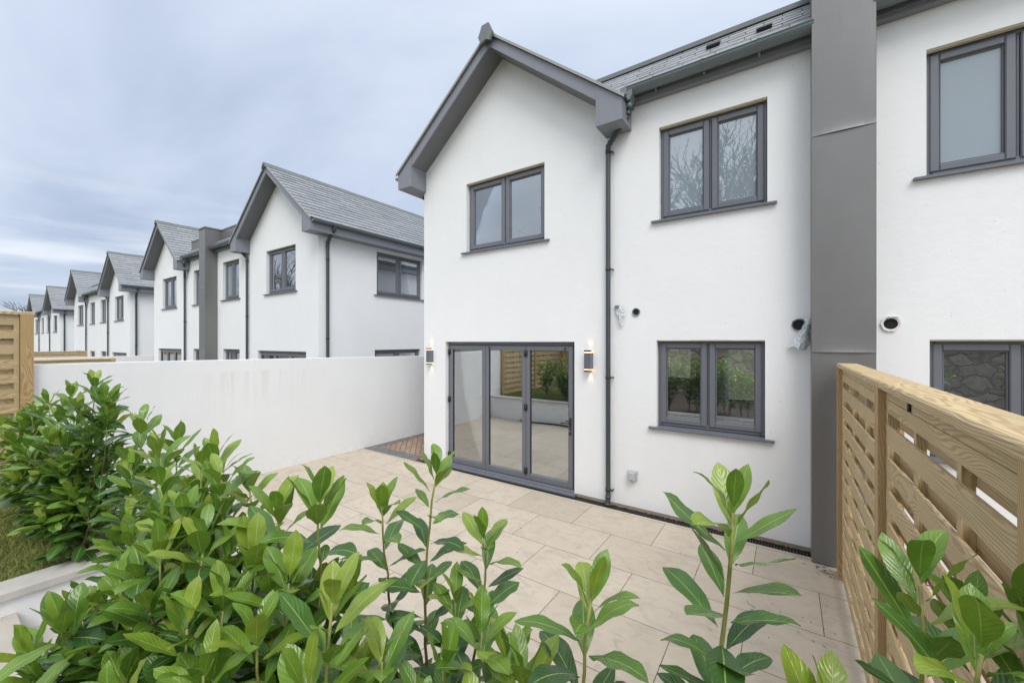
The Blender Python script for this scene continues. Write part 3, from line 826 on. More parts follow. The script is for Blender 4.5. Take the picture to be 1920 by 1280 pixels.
# crumpled clear plastic left on the fittings
def plastic(name, loc, outline, label, sd):
    tr = random.Random(sd); o = empty(name, loc); tag(o, label, 'plastic bag', 'clear plastic bags on the wall fittings')
    nx, nz = 9, 14
    m = MB(); g = []
    for j in range(nz + 1):
        v = j / nz; row = []
        xl = outline[0][0] * (1 - v) + outline[1][0] * v + .012 * math.sin(7 * v + sd); xr = outline[0][1] * (1 - v) + outline[1][1] * v + .012 * math.sin(9 * v + 2 + sd)
        z = outline[0][2] * (1 - v) + outline[1][2] * v
        for i in range(nx + 1):
            u = i / nx
            row.append((xl + (xr - xl) * u + tr.uniform(-.006, .006), -.015 - outline[2] * math.sin(math.pi * u) * (.3 + .7 * v) + tr.uniform(-.012, .0), z + tr.uniform(-.008, .008) + (.02 * math.sin(6 * u) if v == 1 else 0)))
        g.append(row)
    for j in range(nz):
        for i in range(nx):
            m.face([g[j][i], g[j][i + 1], g[j + 1][i + 1], g[j + 1][i]])
    m.build('film', M['clear_plastic'], o)
    k = MB(); k.bevbox(outline[3][0], outline[3][1], -.035, 0, outline[3][2], outline[3][3], .005); k.build('bracket', M['gutter_grey'], o, recalc=True)
    return o
plastic('plastic_bag', (-1.74, D, 2.46), ((-.07, .055, .10), (-.03, .03, -.15), .03, (-.075, -.02, .06, .10)), 'crumpled clear plastic bag hanging beside the downpipe', 2)
plastic('plastic_bag', (.17, D, 2.16), ((.0, .05, .18), (-.16, .0, -.13), .08, (.0, .045, -.03, .03)), 'crumpled clear plastic bag hanging beside the metal pier', 5)

# ------------------------------------------------------------------ ground works
m = MB(); m.face([(-6.9, 1.2, 0), (.45, 1.2, 0), (.45, 4.870, 0), (-6.9, 4.870, 0)]); m.face([(.45, 1.2, 0), (8, 1.2, 0), (8, 4.870, 0), (.45, 4.870, 0)])
tag(m.build('terrace', M['paving']), kind='structure')
m = MB(); m.face([(-6.9, 4.870, -.002), (-5.30, 4.870, -.002), (-5.30, 14, -.002), (-6.9, 14, -.002)])
tag(m.build('side_path', M['clay_blocks']), kind='structure')
m = MB()
m.box(-6.88, -5.47, 4.872, 5.12, -.05, .002); m.box(-6.88, -6.68, 5.12, 14, -.05, .002); m.box(-5.52, -5.32, 5.12, 14, -.05, .002)
tag(m.build('path_border', M['grey_blocks']), kind='structure')
# strip of earth under the wall and drain
m = MB(); m.face([(-5.45, 4.871, -.05), (8, 4.871, -.05), (8, 5.3, -.05), (-5.45, 5.3, -.05)]); tag(m.build('ground_strip', M['soil']), kind='structure')
dr = MB(); x = -5.43
dr.box(-5.45, .19, 4.873, 4.884, -.045, .003); dr.box(-5.45, .19, 4.976, 4.986, -.045, .003)
while x < .18:
    dr.box(x, x + .012, 4.884, 4.976, -.02, .001); x += .027
dr.box(-5.45, .19, 4.926, 4.936, -.03, .0005)
o = dr.build('drain_channel', M['black_plastic']); tag(o, 'black slotted drain channel along the foot of the house wall', 'drain')
# rubble and grit in the gap behind the drain
m = MB()
for k in range(170):
    x = rnd.uniform(-1.9, .19) if k < 110 else rnd.uniform(-5.3, .19); y = rnd.uniform(4.97, 5.008); s = rnd.uniform(.004, .013); z = rnd.uniform(-.0, .004)
    a = rnd.random() * 6.28; c, d_ = math.cos(a) * s, math.sin(a) * s
    m.hexa([(x - c, y - d_, z), (x + d_, y - c, z), (x + c, y + d_, z), (x - d_, y + c, z), (x - c * .6, y - d_ * .6, z + s), (x + d_ * .6, y - c * .6, z + s * .8), (x + c * .6, y + d_ * .6, z + s), (x - d_ * .6, y + c * .6, z + s * .7)])
plain('grit', (.26, .18, .13), .9, 0, .6, 45)
tag(m.build('grit', M['grit']), 'gravel and mortar crumbs along the drain', 'grit', kind='stuff')
# twigs and crumbs swept about the terrace
m = MB()
def crumb(x, y, l):
    a = rnd.random() * 6.28; b_ = a + rnd.uniform(-.9, .9)
    p = Vector((x, y, .004)); q = p + Vector((math.cos(a), math.sin(a), 0)) * l; r_ = q + Vector((math.cos(b_), math.sin(b_), rnd.uniform(0, .2))) * l
    m.tube([p, q, r_], rnd.uniform(.0012, .0024), 4)
for k in range(50): crumb(.30 + rnd.gauss(0, .06), 4.66 + rnd.gauss(0, .07), rnd.uniform(.004, .02))
for k in range(12): crumb(rnd.uniform(-.35, .3), rnd.gauss(3.62, .14), rnd.uniform(.003, .015))
for k in range(8): crumb(rnd.uniform(-.5, .1), rnd.gauss(3.15, .12), rnd.uniform(.003, .015))
for k in range(60): crumb(rnd.uniform(-6.5, .3), rnd.uniform(2.2, 4.85), rnd.uniform(.002, .008))
crumb(-.2, 3.70, .05)
tag(m.build('leaf_litter', M['debris']), 'dry twigs and crumbs scattered on the pale paving', 'litter', kind='stuff')

# left garden wall
m = MB(); n = 12
tops = [(.62, 1.838), (1.5, 1.835), (3.0, 1.815), (4.45, 1.795), (6.5, 1.765), (14, 1.75)]
for i in range(len(tops) - 1):
    (ya, za), (yb, zb_) = tops[i], tops[i + 1]
    m.hexa([(-7.12, ya, -.6), (-6.9, ya, -.6), (-6.9, yb, -.6), (-7.12, yb, -.6), (-7.12, ya, za), (-6.9, ya, za), (-6.9, yb, zb_), (-7.12, yb, zb_)])
gw_ = m.build('garden_wall', M['garden_render']); tag(gw_, 'long low white rendered garden wall left of the terrace, with rusty run marks', 'wall', 'white garden walls')
m = MB(); m.box(-6.899, -6.894, 5.75, 5.85, .15, .24)

# next gardens
def gwall(x, y0, y1, z0, z1, label):
    m = MB(); m.box(x - .11, x + .11, y0, y1, z0, z1); tag(m.build('garden_wall', M['garden_render']), label, 'wall', 'white garden walls')
gwall(-21.85, .6, 9, -1, 1.52, 'white garden wall beyond the next garden, its top showing over the near wall')
gwall(-37.2, .6, 9, -1.4, 1.22, 'farthest white garden wall, a thin pale strip low behind the others')

def board(mb, p0, p1, w, t_, sd):
    pass

def fence_screen(name, label, x, ylist, ztop, zbot, face, cap_w=.145, group=None, cap=True, pitch=.158, slat=.092, ends=None):
    """hit-and-miss screen running along y at x; face=-1 shows its front to -x"""
    r = empty(name, (x, ylist[0], 0)); tag(r, label, 'fence', group)
    y00 = ylist[0]
    tr = random.Random(int(abs(x) * 37))
    pw = .095
    for i, y in enumerate(ylist):
        p = MB(); w2 = pw / 2
        p.box(-w2 + (.02 if face < 0 else -.02), w2 + (.02 if face < 0 else -.02), y - y00 - w2, y - y00 + w2, zbot - .02, ztop - .035, (2, tr.uniform(0, 9), tr.uniform(0, 9)))
        p.build('post', M['post_timber'], r)
    for i in range(len(ylist) - 1):
        ya, yb = ylist[i], ylist[i + 1]
        lo, hi = min(ya, yb) + pw / 2 + .004 - y00, max(ya, yb) - pw / 2 - .004 - y00
        p = MB(); C0 = -face * .027; q = lambda a, b: (C0 + min(face * a, face * b), C0 + max(face * a, face * b))
        sd_ = lambda: (tr.uniform(0, 30), tr.uniform(0, 30))
        for yy in (lo, hi - .038):
            p.box(*q(-.024, .024), yy, yy + .038, zbot + .02, ztop - .04, (2, *sd_()))
        for k in (1, 2):
            yy = lo + (hi - lo) * k / 3
            p.box(*q(-.0145, .0145), yy - .02, yy + .02, zbot + .03, ztop - .05, (2, *sd_()))
        p.box(*q(-.023, .023), lo + .038, hi - .038, ztop - .085, ztop - .036, (1, *sd_()))
        p.box(*q(.015, .0235), lo + .039, hi - .039, ztop - .150, ztop - .088, (1, *sd_()))
        p.build('panel_frame', M['treated_timber'], r)
        s = MB(); z = ztop - .205
        while z - slat > zbot + .02:
            j = tr.uniform(-.003, .003)
            s.box(*q(.015, .0255), lo + .004, hi - .004, z - slat + j, z + j, (1, *sd_()))
            if z - .104 - slat > zbot:
                s.box(*q(-.0255, -.015), lo + .004, hi - .004, z - .104 - slat + j, z - .104 + j, (1, *sd_()))
            z -= pitch
        s.box(*q(-.0255, -.015), lo + .004, hi - .004, ztop - .215, ztop - .11, (1, *sd_()))
        s.build('slats', M['treated_timber'], r)
    if cap:
        c = MB(); lo, hi = min(ylist) - .06 - y00, max(ylist) + .055 - y00
        cx = .045 * (1 if face < 0 else -1)
        n = 8
        # slightly bowed top board
        for i in range(n):
            a, b = lo + (hi - lo) * i / n, lo + (hi - lo) * (i + 1) / n
            pass
        prof = [(cx - cap_w / 2, ztop - .034), (cx + cap_w / 2, ztop - .034), (cx + cap_w / 2, ztop - .008), (cx + cap_w / 2 - .008, ztop), (cx - cap_w / 2 + .008, ztop), (cx - cap_w / 2, ztop - .008)]
        u0, v0 = tr.uniform(0, 9), tr.uniform(0, 9)
        m_ = len(prof)
        for i in range(m_):
            p0, p1 = prof[i], prof[(i + 1) % m_]
            d = math.hypot(p1[0] - p0[0], p1[1] - p0[1])
            c.face([(p0[0], lo, p0[1]), (p0[0], hi, p0[1]), (p1[0], hi, p1[1]), (p1[0], lo, p1[1])], [(lo + u0, v0), (hi + u0, v0), (hi + u0, v0 + d), (lo + u0, v0 + d)])
            v0 += d
        c.face([(p[0], lo, p[1]) for p in prof], [(u0 + p[0], v0 + p[1]) for p in prof]); c.face([(p[0], hi, p[1]) for p in prof][::-1], [(u0 + p[0], v0 + p[1]) for p in prof][::-1])
        c.build('cap_rail', M['treated_timber'], r, recalc=True)
    return r
nf = fence_screen('slatted_fence', 'pale timber slatted fence with flat cap rail running from the metal pier', .40, [4.60, 2.71, 1.16, -.7], 1.905, .0, -1, group='timber slatted fences')
fx_ = MB(); fx_.bevbox(-.006, .003, -2.415, -2.397, 1.822, 1.856, .002); fx_.build('fixing_bracket', M['black_plastic'], nf)
fence_screen('slatted_fence', 'tall timber slatted fence at the left edge above the shrubs', -6.86, [.63, -1.2, -3.0], 2.425, .5, 1, group='timber slatted fences')
fence_screen('slatted_fence', 'distant timber fence rail just showing above the white garden wall', -14.4, [2.75, 1.0, -.8], 1.672, -.3, 1, group='timber slatted fences')
for (x, z, lab) in ((-29.3, 1.62, 'tan timber fence end showing beneath the far twin windows'), (-45.3, 1.35, 'tiny tan timber fence end at the farthest houses')):
    fence_screen('slatted_fence', lab, x, [4.6, 2.8, 1.0], z, -.8, 1, group='timber slatted fences')

# raised garden behind the retaining wall
m = MB(); m.box(-2.72, .36, 1.0, 1.2, -.1, .53); rw = m.build('retaining_wall', M['garden_render']); tag(rw, 'white rendered retaining wall holding the laurel bed above the terrace', 'wall', 'retaining walls')
m = MB(); m.box(-2.76, .36, .97, 1.23, .532, .575); m.build('coping', M['stone_coping'], rw)
m = MB(); m.box(-6.88, -4.1, 1.0, 1.2, -.1, .53); m.box(-4.1, -3.93, .0, 1.2, -.1, .53)
rl = m.build('retaining_wall', M['garden_render']); tag(rl, 'white rendered wall beside the steps with a pale stone coping', 'wall', 'retaining walls')
m = MB(); m.box(-4.12, -3.90, -.02, 1.23, .532, .575); m.box(-6.88, -4.12, .97, 1.23, .532, .575); m.build('coping', M['stone_coping'], rl)
m = MB(); m.box(-2.88, -2.72, .0, 1.2, -.1, .53); rr_ = m.build('stair_wall', M['garden_render']); tag(rr_, 'short white wall on the planted side of the garden steps', 'wall')
m = MB(); m.box(-2.90, -2.70, -.02, .966, .532, .572); m.build('coping', M['stone_coping'], rr_)
m = MB()
m.box(-3.928, -2.882, -1.2, .30, -.1, .40); m.box(-3.928, -2.882, .302, .60, -.1, .27); m.box(-3.928, -2.882, .602, .90, -.1, .135)
m.box(-3.928, -2.882, -1.2, .32, .401, .43); m.box(-3.928, -2.882, .304, .62, .271, .295); m.box(-3.928, -2.882, .604, .92, .136, .16)
st = m.build('garden_steps', M['step_stone']); tag(st, 'pale stone garden steps going down to the terrace', 'steps')
m = MB(); m.face([(-2.72, -4.5, .52), (8, -4.5, .52), (8, 1.01, .52), (-2.72, 1.01, .52)]); m.face([(-6.9, .15, .52), (-4.1, .15, .52), (-4.1, 1.01, .52), (-6.9, 1.01, .52)])
tag(m.build('planting_bed', M['soil']), kind='structure')
m = MB(); m.face([(-6.9, -4.5, .53), (-3.93, -4.5, .53), (-3.93, .62, .53), (-6.9, .62, .53)]); m.face([(-3.93, -4.5, .43), (-2.72, -4.5, .43), (-2.72, -1.2, .43), (-3.93, -1.2, .43)])
tag(m.build('lawn', M['turf']), kind='structure')
m = MB()
for k in range(22000):
    x = rnd.uniform(-6.85, -4.0); y = rnd.uniform(-1.2, .6) if x < -4.12 else rnd.uniform(-.9, -.02)
    h = rnd.uniform(.025, .07); a = rnd.random() * 6.28; w = .0028; ln = rnd.uniform(0, .04); b_ = rnd.random() * 6.28
    dx, dy = math.cos(a) * w, math.sin(a) * w
    m.face([(x - dx, y - dy, .528), (x + dx, y + dy, .528), (x + dx * .6 + math.cos(b_) * ln * .4, y + dy * .6 + math.sin(b_) * ln * .4, .528 + h * .6), (x + math.cos(b_) * ln, y + math.sin(b_) * ln, .528 + h)])
tag(m.build('grass', M['grass_blade']), 'short patchy grass beside the laurel hedge', 'grass', kind='stuff')
m = MB()
pts = [(-5.6 + .14 * k, .02 + .10 * math.sin(k * .55) + .012 * k, .575 + .004 * math.sin(k * 2)) for k in range(9)]
m.tube(pts, .008, 6); m.tube([(p[0] - .05, p[1] - .06 - .02 * math.sin(i), p[2]) for i, p in enumerate(pts)], .008, 6)
tag(m.build('cable', M['black_plastic']), 'thin black cable lying on the grass by the hedge', 'cable')
m = MB(); m.tube([(-5.8 + .2 * k, 1.30 + .05 * math.sin(k * .9), .02) for k in range(25)], .02, 6)
tag(m.build('cable', M['black_plastic']), 'black cable lying along the foot of the retaining wall', 'cable')
# wide ground
m = MB(); 
m.face([(-400, -300, -.92), (400, -300, -.92), (400, 500, -.92), (-400, 500, -.92)])
tag(m.build('ground', M['ground_earth']), kind='structure')
m = MB(); m.face([(-20, -60, .42), (60, -60, .42), (60, -4.5, .42), (-20, -4.5, .42)]); tag(m.build('meadow', M['turf']), kind='structure')
# behind the photographer
m = MB(); m.box(-3.3, 9, -4.35, -3.9, .3, 2.35); sw = m.build('stone_wall', M['rubble_stone']); tag(sw, 'rough brown rubble stone wall behind the garden', 'wall')
m = MB()
for i in range(40):
    pass
m.tube([(-2.6 + .2 * k, -3.86 + .02 * math.sin(k), 2.12 + .10 * math.sin(k * .7) - (.18 if 8 < k < 12 else 0)) for k in range(26)], .02, 6)
tag(m.build('hose', M['blue_plastic']), 'blue hose looped along the rubble stone wall', 'hose')
rfz = empty('timber_fence', (-6.8, -3.0, 0)); tag(rfz, 'brown timber board fence at the back of the garden', 'fence')
m = MB(); tr = random.Random(4); z = .55
while z < 2.4:
    m.box(0, 3.5, -.01 + tr.uniform(-.006, .006), .015, z, z + .135, (0, tr.uniform(0, 20), tr.uniform(0, 20))); z += .14
m.build('boards', M['post_timber'], rfz)
for x in (0, 1.15, 2.3, 3.45):
    p = MB(); p.box(x - .05, x + .05, -.10, -.012, .5, 2.45, (2, x, x)); p.build('post', M['post_timber'], rfz)

# ------------------------------------------------------------------ bare trees
def bare_tree(loc, H, sd, label, group, mat='bark', depth=6, spread=.55):
    tr = random.Random(sd)
    r = empty('bare_tree', loc); tag(r, label, 'tree', group)
    tk = MB(); cr = MB()
    def grow(p, d, l, rad, lev, mb):
        k = 3; pts = [p]; q = p.copy(); dd = d.copy()
        for i in range(k):
            dd = (dd + Vector((tr.uniform(-1, 1), tr.uniform(-1, 1), tr.uniform(-.5, .8))) * .16).normalized()
            q = q + dd * (l / k); pts.append(q.copy())
        mb.tube(pts, [rad * (1 - .35 * i / k) for i in range(k + 1)], 7 if lev < 2 else (4 if lev < 4 else 3), cap=False)
        if lev >= depth: return
        n = 3 if lev < depth - 1 else 4
        for i in range(n):
            az = tr.random() * 6.28; sp = spread * tr.uniform(.6, 1.4)
            o1 = dd.orthogonal().normalized(); o2 = dd.cross(o1)
            nd = (dd * math.cos(sp) + (o1 * math.cos(az) + o2 * math.sin(az)) * math.sin(sp) + Vector((0, 0, .12))).normalized()
            src = pts[-1] if i < 2 else pts[tr.choice((1, 2))]
            grow(src, nd, l * tr.uniform(.62, .86), rad * .62, lev + 1, cr)
    grow(Vector((0, 0, 0)), Vector((0, 0, 1)), H * .27, H * .021, 0, tk)
    tk.build('trunk', M[mat], r); cr.build('crown', M[mat], r)
    return r
gb = 'bare trees behind the garden'
bt = [bare_tree((-2.2, -7.5, .4), 11.5, 3, 'bare winter tree mirrored in the two-light bathroom window', gb, 'bark_dark', 6, .48),
      bare_tree((-4.4, -8.0, .4), 11.2, 8, 'bare winter tree behind the stone wall at the left', gb, 'bark_dark', 6, .48)]
c = copy_tree(bt[0]); c.location = (-.4, -8.6, .4); c.rotation_euler = (0, 0, 2.1); c['label'] = 'bare winter tree behind the stone wall at the centre'
c = copy_tree(bt[1]); c.location = (2.0, -10.5, .4); c.rotation_euler = (0, 0, 4.0); c['label'] = 'bare winter tree behind the stone wall at the right'
for (x, y, s, rz) in ((-30, -9, 1.0, .4), (-36, -10, 1.2, 2.2), (-42, -9, 1.1, 3.3), (-52, -10, 1.2, 5.0), (-24, -10, .9, 1.2)):
    c = copy_tree(bt[1]); c.location = (x, y, -.9); c.rotation_euler = (0, 0, rz); c.scale = (s, s, s); c['label'] = 'bare tree in the line behind the far gardens'
gf = 'small bare trees at the far end of the row'
ft = bare_tree((-93, 9.5, -.9), 10.5, 21, 'bare tree on the skyline at the left edge above the timber fence', gf, 'bark_dark', 5, .5)
c = copy_tree(ft); c.location = (-88, 12.4, -.9); c.rotation_euler = (0, 0, 2.4); c.scale = (.85, .85, .85); c['label'] = 'smaller bare tree between the skyline tree and the last gable'
c = copy_tree(ft); c.location = (-96, 7.6, -.9); c.rotation_euler = (0, 0, 4.4); c.scale = (.8, .8, .75); c['label'] = 'low bare tree cut by the left edge of the view'
# distant hedge line
m = MB(); tr = random.Random(5)
for k in range(900):
    x = -100 + tr.uniform(-14, 14); y = tr.uniform(2, 24); z = tr.uniform(-.9, 5.2) - abs(tr.gauss(0, .5)); s = tr.uniform(.3, .7)
    p = Vector((x, y, z)); a = Vector((tr.uniform(-1, 1), tr.uniform(-1, 1), tr.uniform(-1, 1))).normalized() * s; b_ = a.orthogonal().normalized() * s
    m.face([p - a, p + b_, p + a, p - b_])
tag(m.build('far_hedge', M['evergreen']), 'dark hedge line low on the horizon behind the fence', 'hedge', kind='stuff')

# ------------------------------------------------------------------ laurels
def leaf(mb, ages, base, d, up, L, W, fold, curl, age, tr, petiole=.014):
    d = d.normalized(); n = (up - d * up.dot(d))
    if n.length < 1e-4: n = d.orthogonal()
    n.normalize(); b = d.cross(n)
    NS = 11; prof = (0, .24, .47, .67, .83, .94, 1.0, .99, .92, .76, .47, .02)
    p = base + d * petiole
    b0 = len(mb.v); XS = (-1, -.5, 0, .5, 1)
    ph = tr.uniform(0, 6.28); wav = tr.uniform(.015, .06) * W; tw = tr.uniform(-.25, .25)
    dd, nn = d.copy(), n.copy()
    for i in range(NS + 1):
        s = i / NS
        w = W * .5 * prof[i]
        bb = (b * math.cos(tw * s) + nn * math.sin(tw * s))
        for x in XS:
            q = p + bb * (x * w) + nn * (abs(x) * w * fold + (wav * math.sin(s * 15 + ph + (x > 0)) * abs(x)))
            mb.v.append(tuple(q)); ages.append(age)
        ang = curl / NS * (.3 + 1.4 * s)
        dd2 = dd * math.cos(ang) - nn * math.sin(ang); nn = nn * math.cos(ang) + dd * math.sin(ang); dd = dd2
        p = p + dd * (L / NS)
    for i in range(NS):
        for j in range(4):
            a = b0 + i * 5 + j
            mb.f.append((a, a + 1, a + 6, a + 5)); k = len(mb.f) - 1; mb.sm.add(k)
            u0, u1 = j / 4, (j + 1) / 4
            mb.uv[k] = [(u0, i / NS), (u1, i / NS), (u1, (i + 1) / NS), (u0, (i + 1) / NS)]

def bez(p0, p1, p2, p3, t):
    return p0 * (1 - t) ** 3 + p1 * 3 * t * (1 - t) ** 2 + p2 * 3 * t * t * (1 - t) + p3 * t ** 3

def laurel(base, tips, label, sd, L=.135, rad=.0055, spacing=.024, low=.25, top=True, side=0, dens=1.0):
    tr = random.Random(sd)
    r = empty('laurel_shrub', base); tag(r, label, 'shrub', 'laurel shrubs in the planted bed')
    B = Vector(base); st = MB(); fo = MB(); ages = []
    def twig(P0, tip, lean, rd, l0):
        T = Vector(tip) - B; H = max(.1, T.z - P0.z)
        p1 = P0 + Vector(((T.x - P0.x) * .45, (T.y - P0.y) * .45, H * .35)); p2 = T - Vector((lean[0] * .25 * H, lean[1] * .25 * H, H * .38))
        N = 14
        pts = [bez(P0, p1, p2, T, i / N) for i in range(N + 1)]
        for i in range(1, N): pts[i] += Vector((tr.gauss(0, .003), tr.gauss(0, .003), 0))
        st.tube(pts, [rd * (1.0 - .55 * i / N) for i in range(N + 1)], 7)
        length = sum((pts[i + 1] - pts[i]).length for i in range(N))
        def at(s):
            q = s * N; i = min(N - 1, int(q)); f = q - i
            return pts[i].lerp(pts[i + 1], f), (pts[min(N, i + 1)] - pts[i]).normalized()
        az = tr.random() * 6.28
        d_ = 0.0
        k = 0
        while d_ < length * (1 - l0):
            s = 1 - d_ / length
            p, t_ = at(max(0, min(.9999, s)))
            az += 2.4 + tr.uniform(-.35, .35)
            o1 = t_.orthogonal().normalized(); o2 = t_.cross(o1)
            rad_ = o1 * math.cos(az) + o2 * math.sin(az)
            fr = d_
            if k < 7 and top: el = R(10 + k * 6.5 + tr.uniform(-7, 9)); ag = tr.uniform(.55, 1.0); LL = L * (.72 + .045 * k + tr.uniform(-.06, .06))
            elif fr < .14: el = R(tr.uniform(38, 62)); ag = tr.uniform(.35, .75); LL = L * tr.uniform(.9, 1.12)
            else: el = R(tr.uniform(48, 80)); ag = tr.uniform(.0, .5); LL = L * tr.uniform(.85, 1.18)
            if tr.random() < .06: LL *= .6
            if tr.random() < .012: ag = 1.0
            dr = t_ * math.cos(el) + rad_ * math.sin(el)
            upv = t_ * math.sin(el) - rad_ * math.cos(el) + Vector((0, 0, .35))
            leaf(fo, ages, p, dr, upv, LL, LL * tr.uniform(.32, .43), tr.uniform(.04, .26), tr.uniform(-.15, 1.05), min(1, max(0, ag)), tr)
            if tr.random() < dens - 1:
                az2 = az + tr.uniform(1.2, 2.0); rad2 = o1 * math.cos(az2) + o2 * math.sin(az2); el2 = R(tr.uniform(50, 95))
                leaf(fo, ages, p, t_ * math.cos(el2) + rad2 * math.sin(el2), t_ * math.sin(el2) - rad2 * math.cos(el2) + Vector((0, 0, .4)), L * tr.uniform(.8, 1.1), L * tr.uniform(.34, .44), tr.uniform(.05, .3), tr.uniform(.1, .9), tr.uniform(0, .4), tr)
            d_ += (.010 if (k < 6 and top) else spacing * tr.uniform(.75, 1.3)); k += 1
        return at
    for i, tp in enumerate(tips):
        P0 = Vector((tr.uniform(-.03, .03), tr.uniform(-.03, .03), 0))
        at = twig(P0, tp, (tr.uniform(-.2, .2), tr.uniform(-.2, .2)), rad * tr.uniform(.9, 1.2), low)
        for q in range(side):
            s = tr.uniform(.35, .8); p, t_ = at(s)
            a = tr.random() * 6.28; ln = tr.uniform(.12, .26)
            twig(p, B + p + Vector((math.cos(a) * ln * .7, math.sin(a) * ln * .7, ln)), (math.cos(a) * .4, math.sin(a) * .4), rad * .55, .15)
    st.build('stems', M['laurel_stem'], r)
    fo.age = ages; fo.build('foliage', M['laurel_leaf'], r)
    return r
ZB = .52
laurel((.22, .86, ZB), [(.18, .92, 1.70), (.21, .78, 1.69), (.06, .80, 1.50)], 'laurel with the largest leaves at the lower right by the timber fence', 31, .132, .006, .024, .4)
laurel((.33, 1.08, ZB), [(.29, 1.13, 1.56), (.35, 1.10, 1.60)], 'laurel tucked against the timber fence behind the largest leaves', 32, .13, .005, .026, .3)
laurel((-.13, .86, ZB), [(-.09, .93, 1.75)], 'single upright laurel shoot standing alone before the metal pier', 33, .142, .0075, .020, .3)
laurel((-.40, .80, ZB), [(-.37, .86, 1.50), (-.51, .80, 1.30)], 'short laurel shoot in front of the middle of the paving', 34, .15, .0065, .024, .3)
laurel((-.66, .78, ZB), [(-.64, .80, 1.36), (-.70, .73, 1.30), (-.60, .86, 1.27)], 'low laurel left of the short shoot, reaching the bottom edge', 35, .13, .005, .028, .25, side=1)
laurel((-1.02, .96, ZB), [(-.98, .98, 1.65), (-1.15, .89, 1.52), (-.83, 1.05, 1.44), (-.86, .94, 1.28)], 'three-branched open laurel before the bifold doors', 36, .14, .0062, .026, .3)
laurel((-.80, .50, ZB), [(-.80, .49, 1.53), (-.75, .58, 1.38), (-.79, .43, 1.40), (-.9, .6, 1.3)], 'pale leaved laurel at the bottom centre with upright new leaves', 37, .145, .006, .025, .3, side=1)
laurel((-1.10, .55, ZB), [(-1.08, .62, 1.65), (-1.20, .57, 1.60), (-1.18, .50, 1.52), (-1.02, .51, 1.50), (-1.05, .7, 1.35)], 'laurel with one tall shoot of broad leaves left of centre', 38, .15, .006, .028, .25, side=1)
laurel((-1.50, .52, ZB), [(-1.45, .52, 1.67), (-1.45, .60, 1.61), (-1.64, .57, 1.69), (-1.49, .44, 1.57), (-1.58, .66, 1.4)], 'bushy laurel rising in front of the white garden wall', 39, .125, .0055, .024, .2, side=2, dens=1.0)
laurel((-1.80, .52, ZB), [(-1.81, .58, 1.62), (-1.74, .45, 1.60), (-1.92, .6, 1.5), (-1.85, .40, 1.42)], 'bushy laurel between the tall centre bushes and the steps', 40, .125, .0055, .024, .2, side=2, dens=1.0)
laurel((-1.30, .36, ZB), [(-1.31, .43, 1.56), (-1.44, .37, 1.50), (-1.15, .42, 1.46), (-1.17, .35, 1.42), (-1.35, .28, 1.26), (-1.48, .32, 1.32)], 'dense low laurel filling the lower left foreground', 41, .13, .0055, .023, .15, side=2, dens=1.1)
laurel((-1.02, .36, ZB), [(-.98, .42, 1.43), (-1.01, .33, 1.40), (-.92, .30, 1.3), (-1.08, .28, 1.2)], 'dense laurel at the bottom edge left of the pale one', 42, .13, .0055, .024, .15, side=2, dens=1.0)
laurel((-1.66, .30, ZB), [(-1.84, .29, 1.25), (-1.74, .32, 1.22), (-1.68, .34, 1.36), (-1.60, .28, 1.2), (-1.56, .36, 1.42)], 'laurel with drooping dark leaves hanging over the steps', 43, .13, .0055, .026, .15, side=1, dens=1.2)
laurel((-2.24, .54, ZB), [(-2.06, .53, 1.66), (-2.39, .55, 1.72), (-2.19, .62, 1.66), (-2.29, .49, 1.54), (-2.45, .62, 1.5), (-2.1, .45, 1.4), (-2.25, .75, 1.45)], 'laurel beside the steps, midway along the hedge', 44, .13, .0055, .025, .12, side=2, dens=1.1)
for i, (bx, by, tips, lab) in enumerate((
    (-4.25, .66, [(-4.15, .70, 1.78), (-4.10, .62, 1.62), (-4.44, .62, 1.68), (-4.02, .74, 1.54), (-4.3, .5, 1.4), (-4.2, .8, 1.5)], 'tallest laurel of the far group, against the end of the white wall'),
    (-4.85, .58, [(-4.89, .56, 1.60), (-5.16, .50, 1.46), (-4.60, .58, 1.50), (-5.1, .42, 1.30), (-4.75, .45, 1.30)], 'laurel below the tall timber fence at the left'),
    (-4.22, .60, [(-4.20, .55, 1.20), (-4.10, .60, 1.28), (-4.08, .56, 1.04), (-4.40, .55, 1.08), (-4.06, .68, 1.16), (-4.0, .64, .90)], 'low spreading laurel over the stone coping beside the grass'),
    (-5.45, .55, [(-5.4, .55, 1.45), (-5.7, .5, 1.4), (-5.5, .4, 1.25), (-5.3, .7, 1.5)], 'laurel at the left edge in front of the timber fence'),
    (-4.75, .58, [(-4.75, .54, 1.15), (-5.0, .54, 1.12), (-4.6, .58, 1.1), (-4.9, .52, .98)], 'low laurel beside the grass at the left edge'))):
    laurel((bx, by, ZB), tips, lab, 60 + i, .165, .0055, .030, .1, side=2, dens=1.0)

for (x, y, z, lab) in ((1.25, .62, .9, 'laurel beyond the timber fence, mirrored in the lower right window'), (1.9, .8, 3.6, 'second laurel beyond the timber fence, mirrored at the edge of the lower right window')):
    c = copy_tree(bpy.data.objects['laurel_shrub.013']); c.location = (x, y, ZB); c.rotation_euler = (0, 0, z); c['label'] = lab
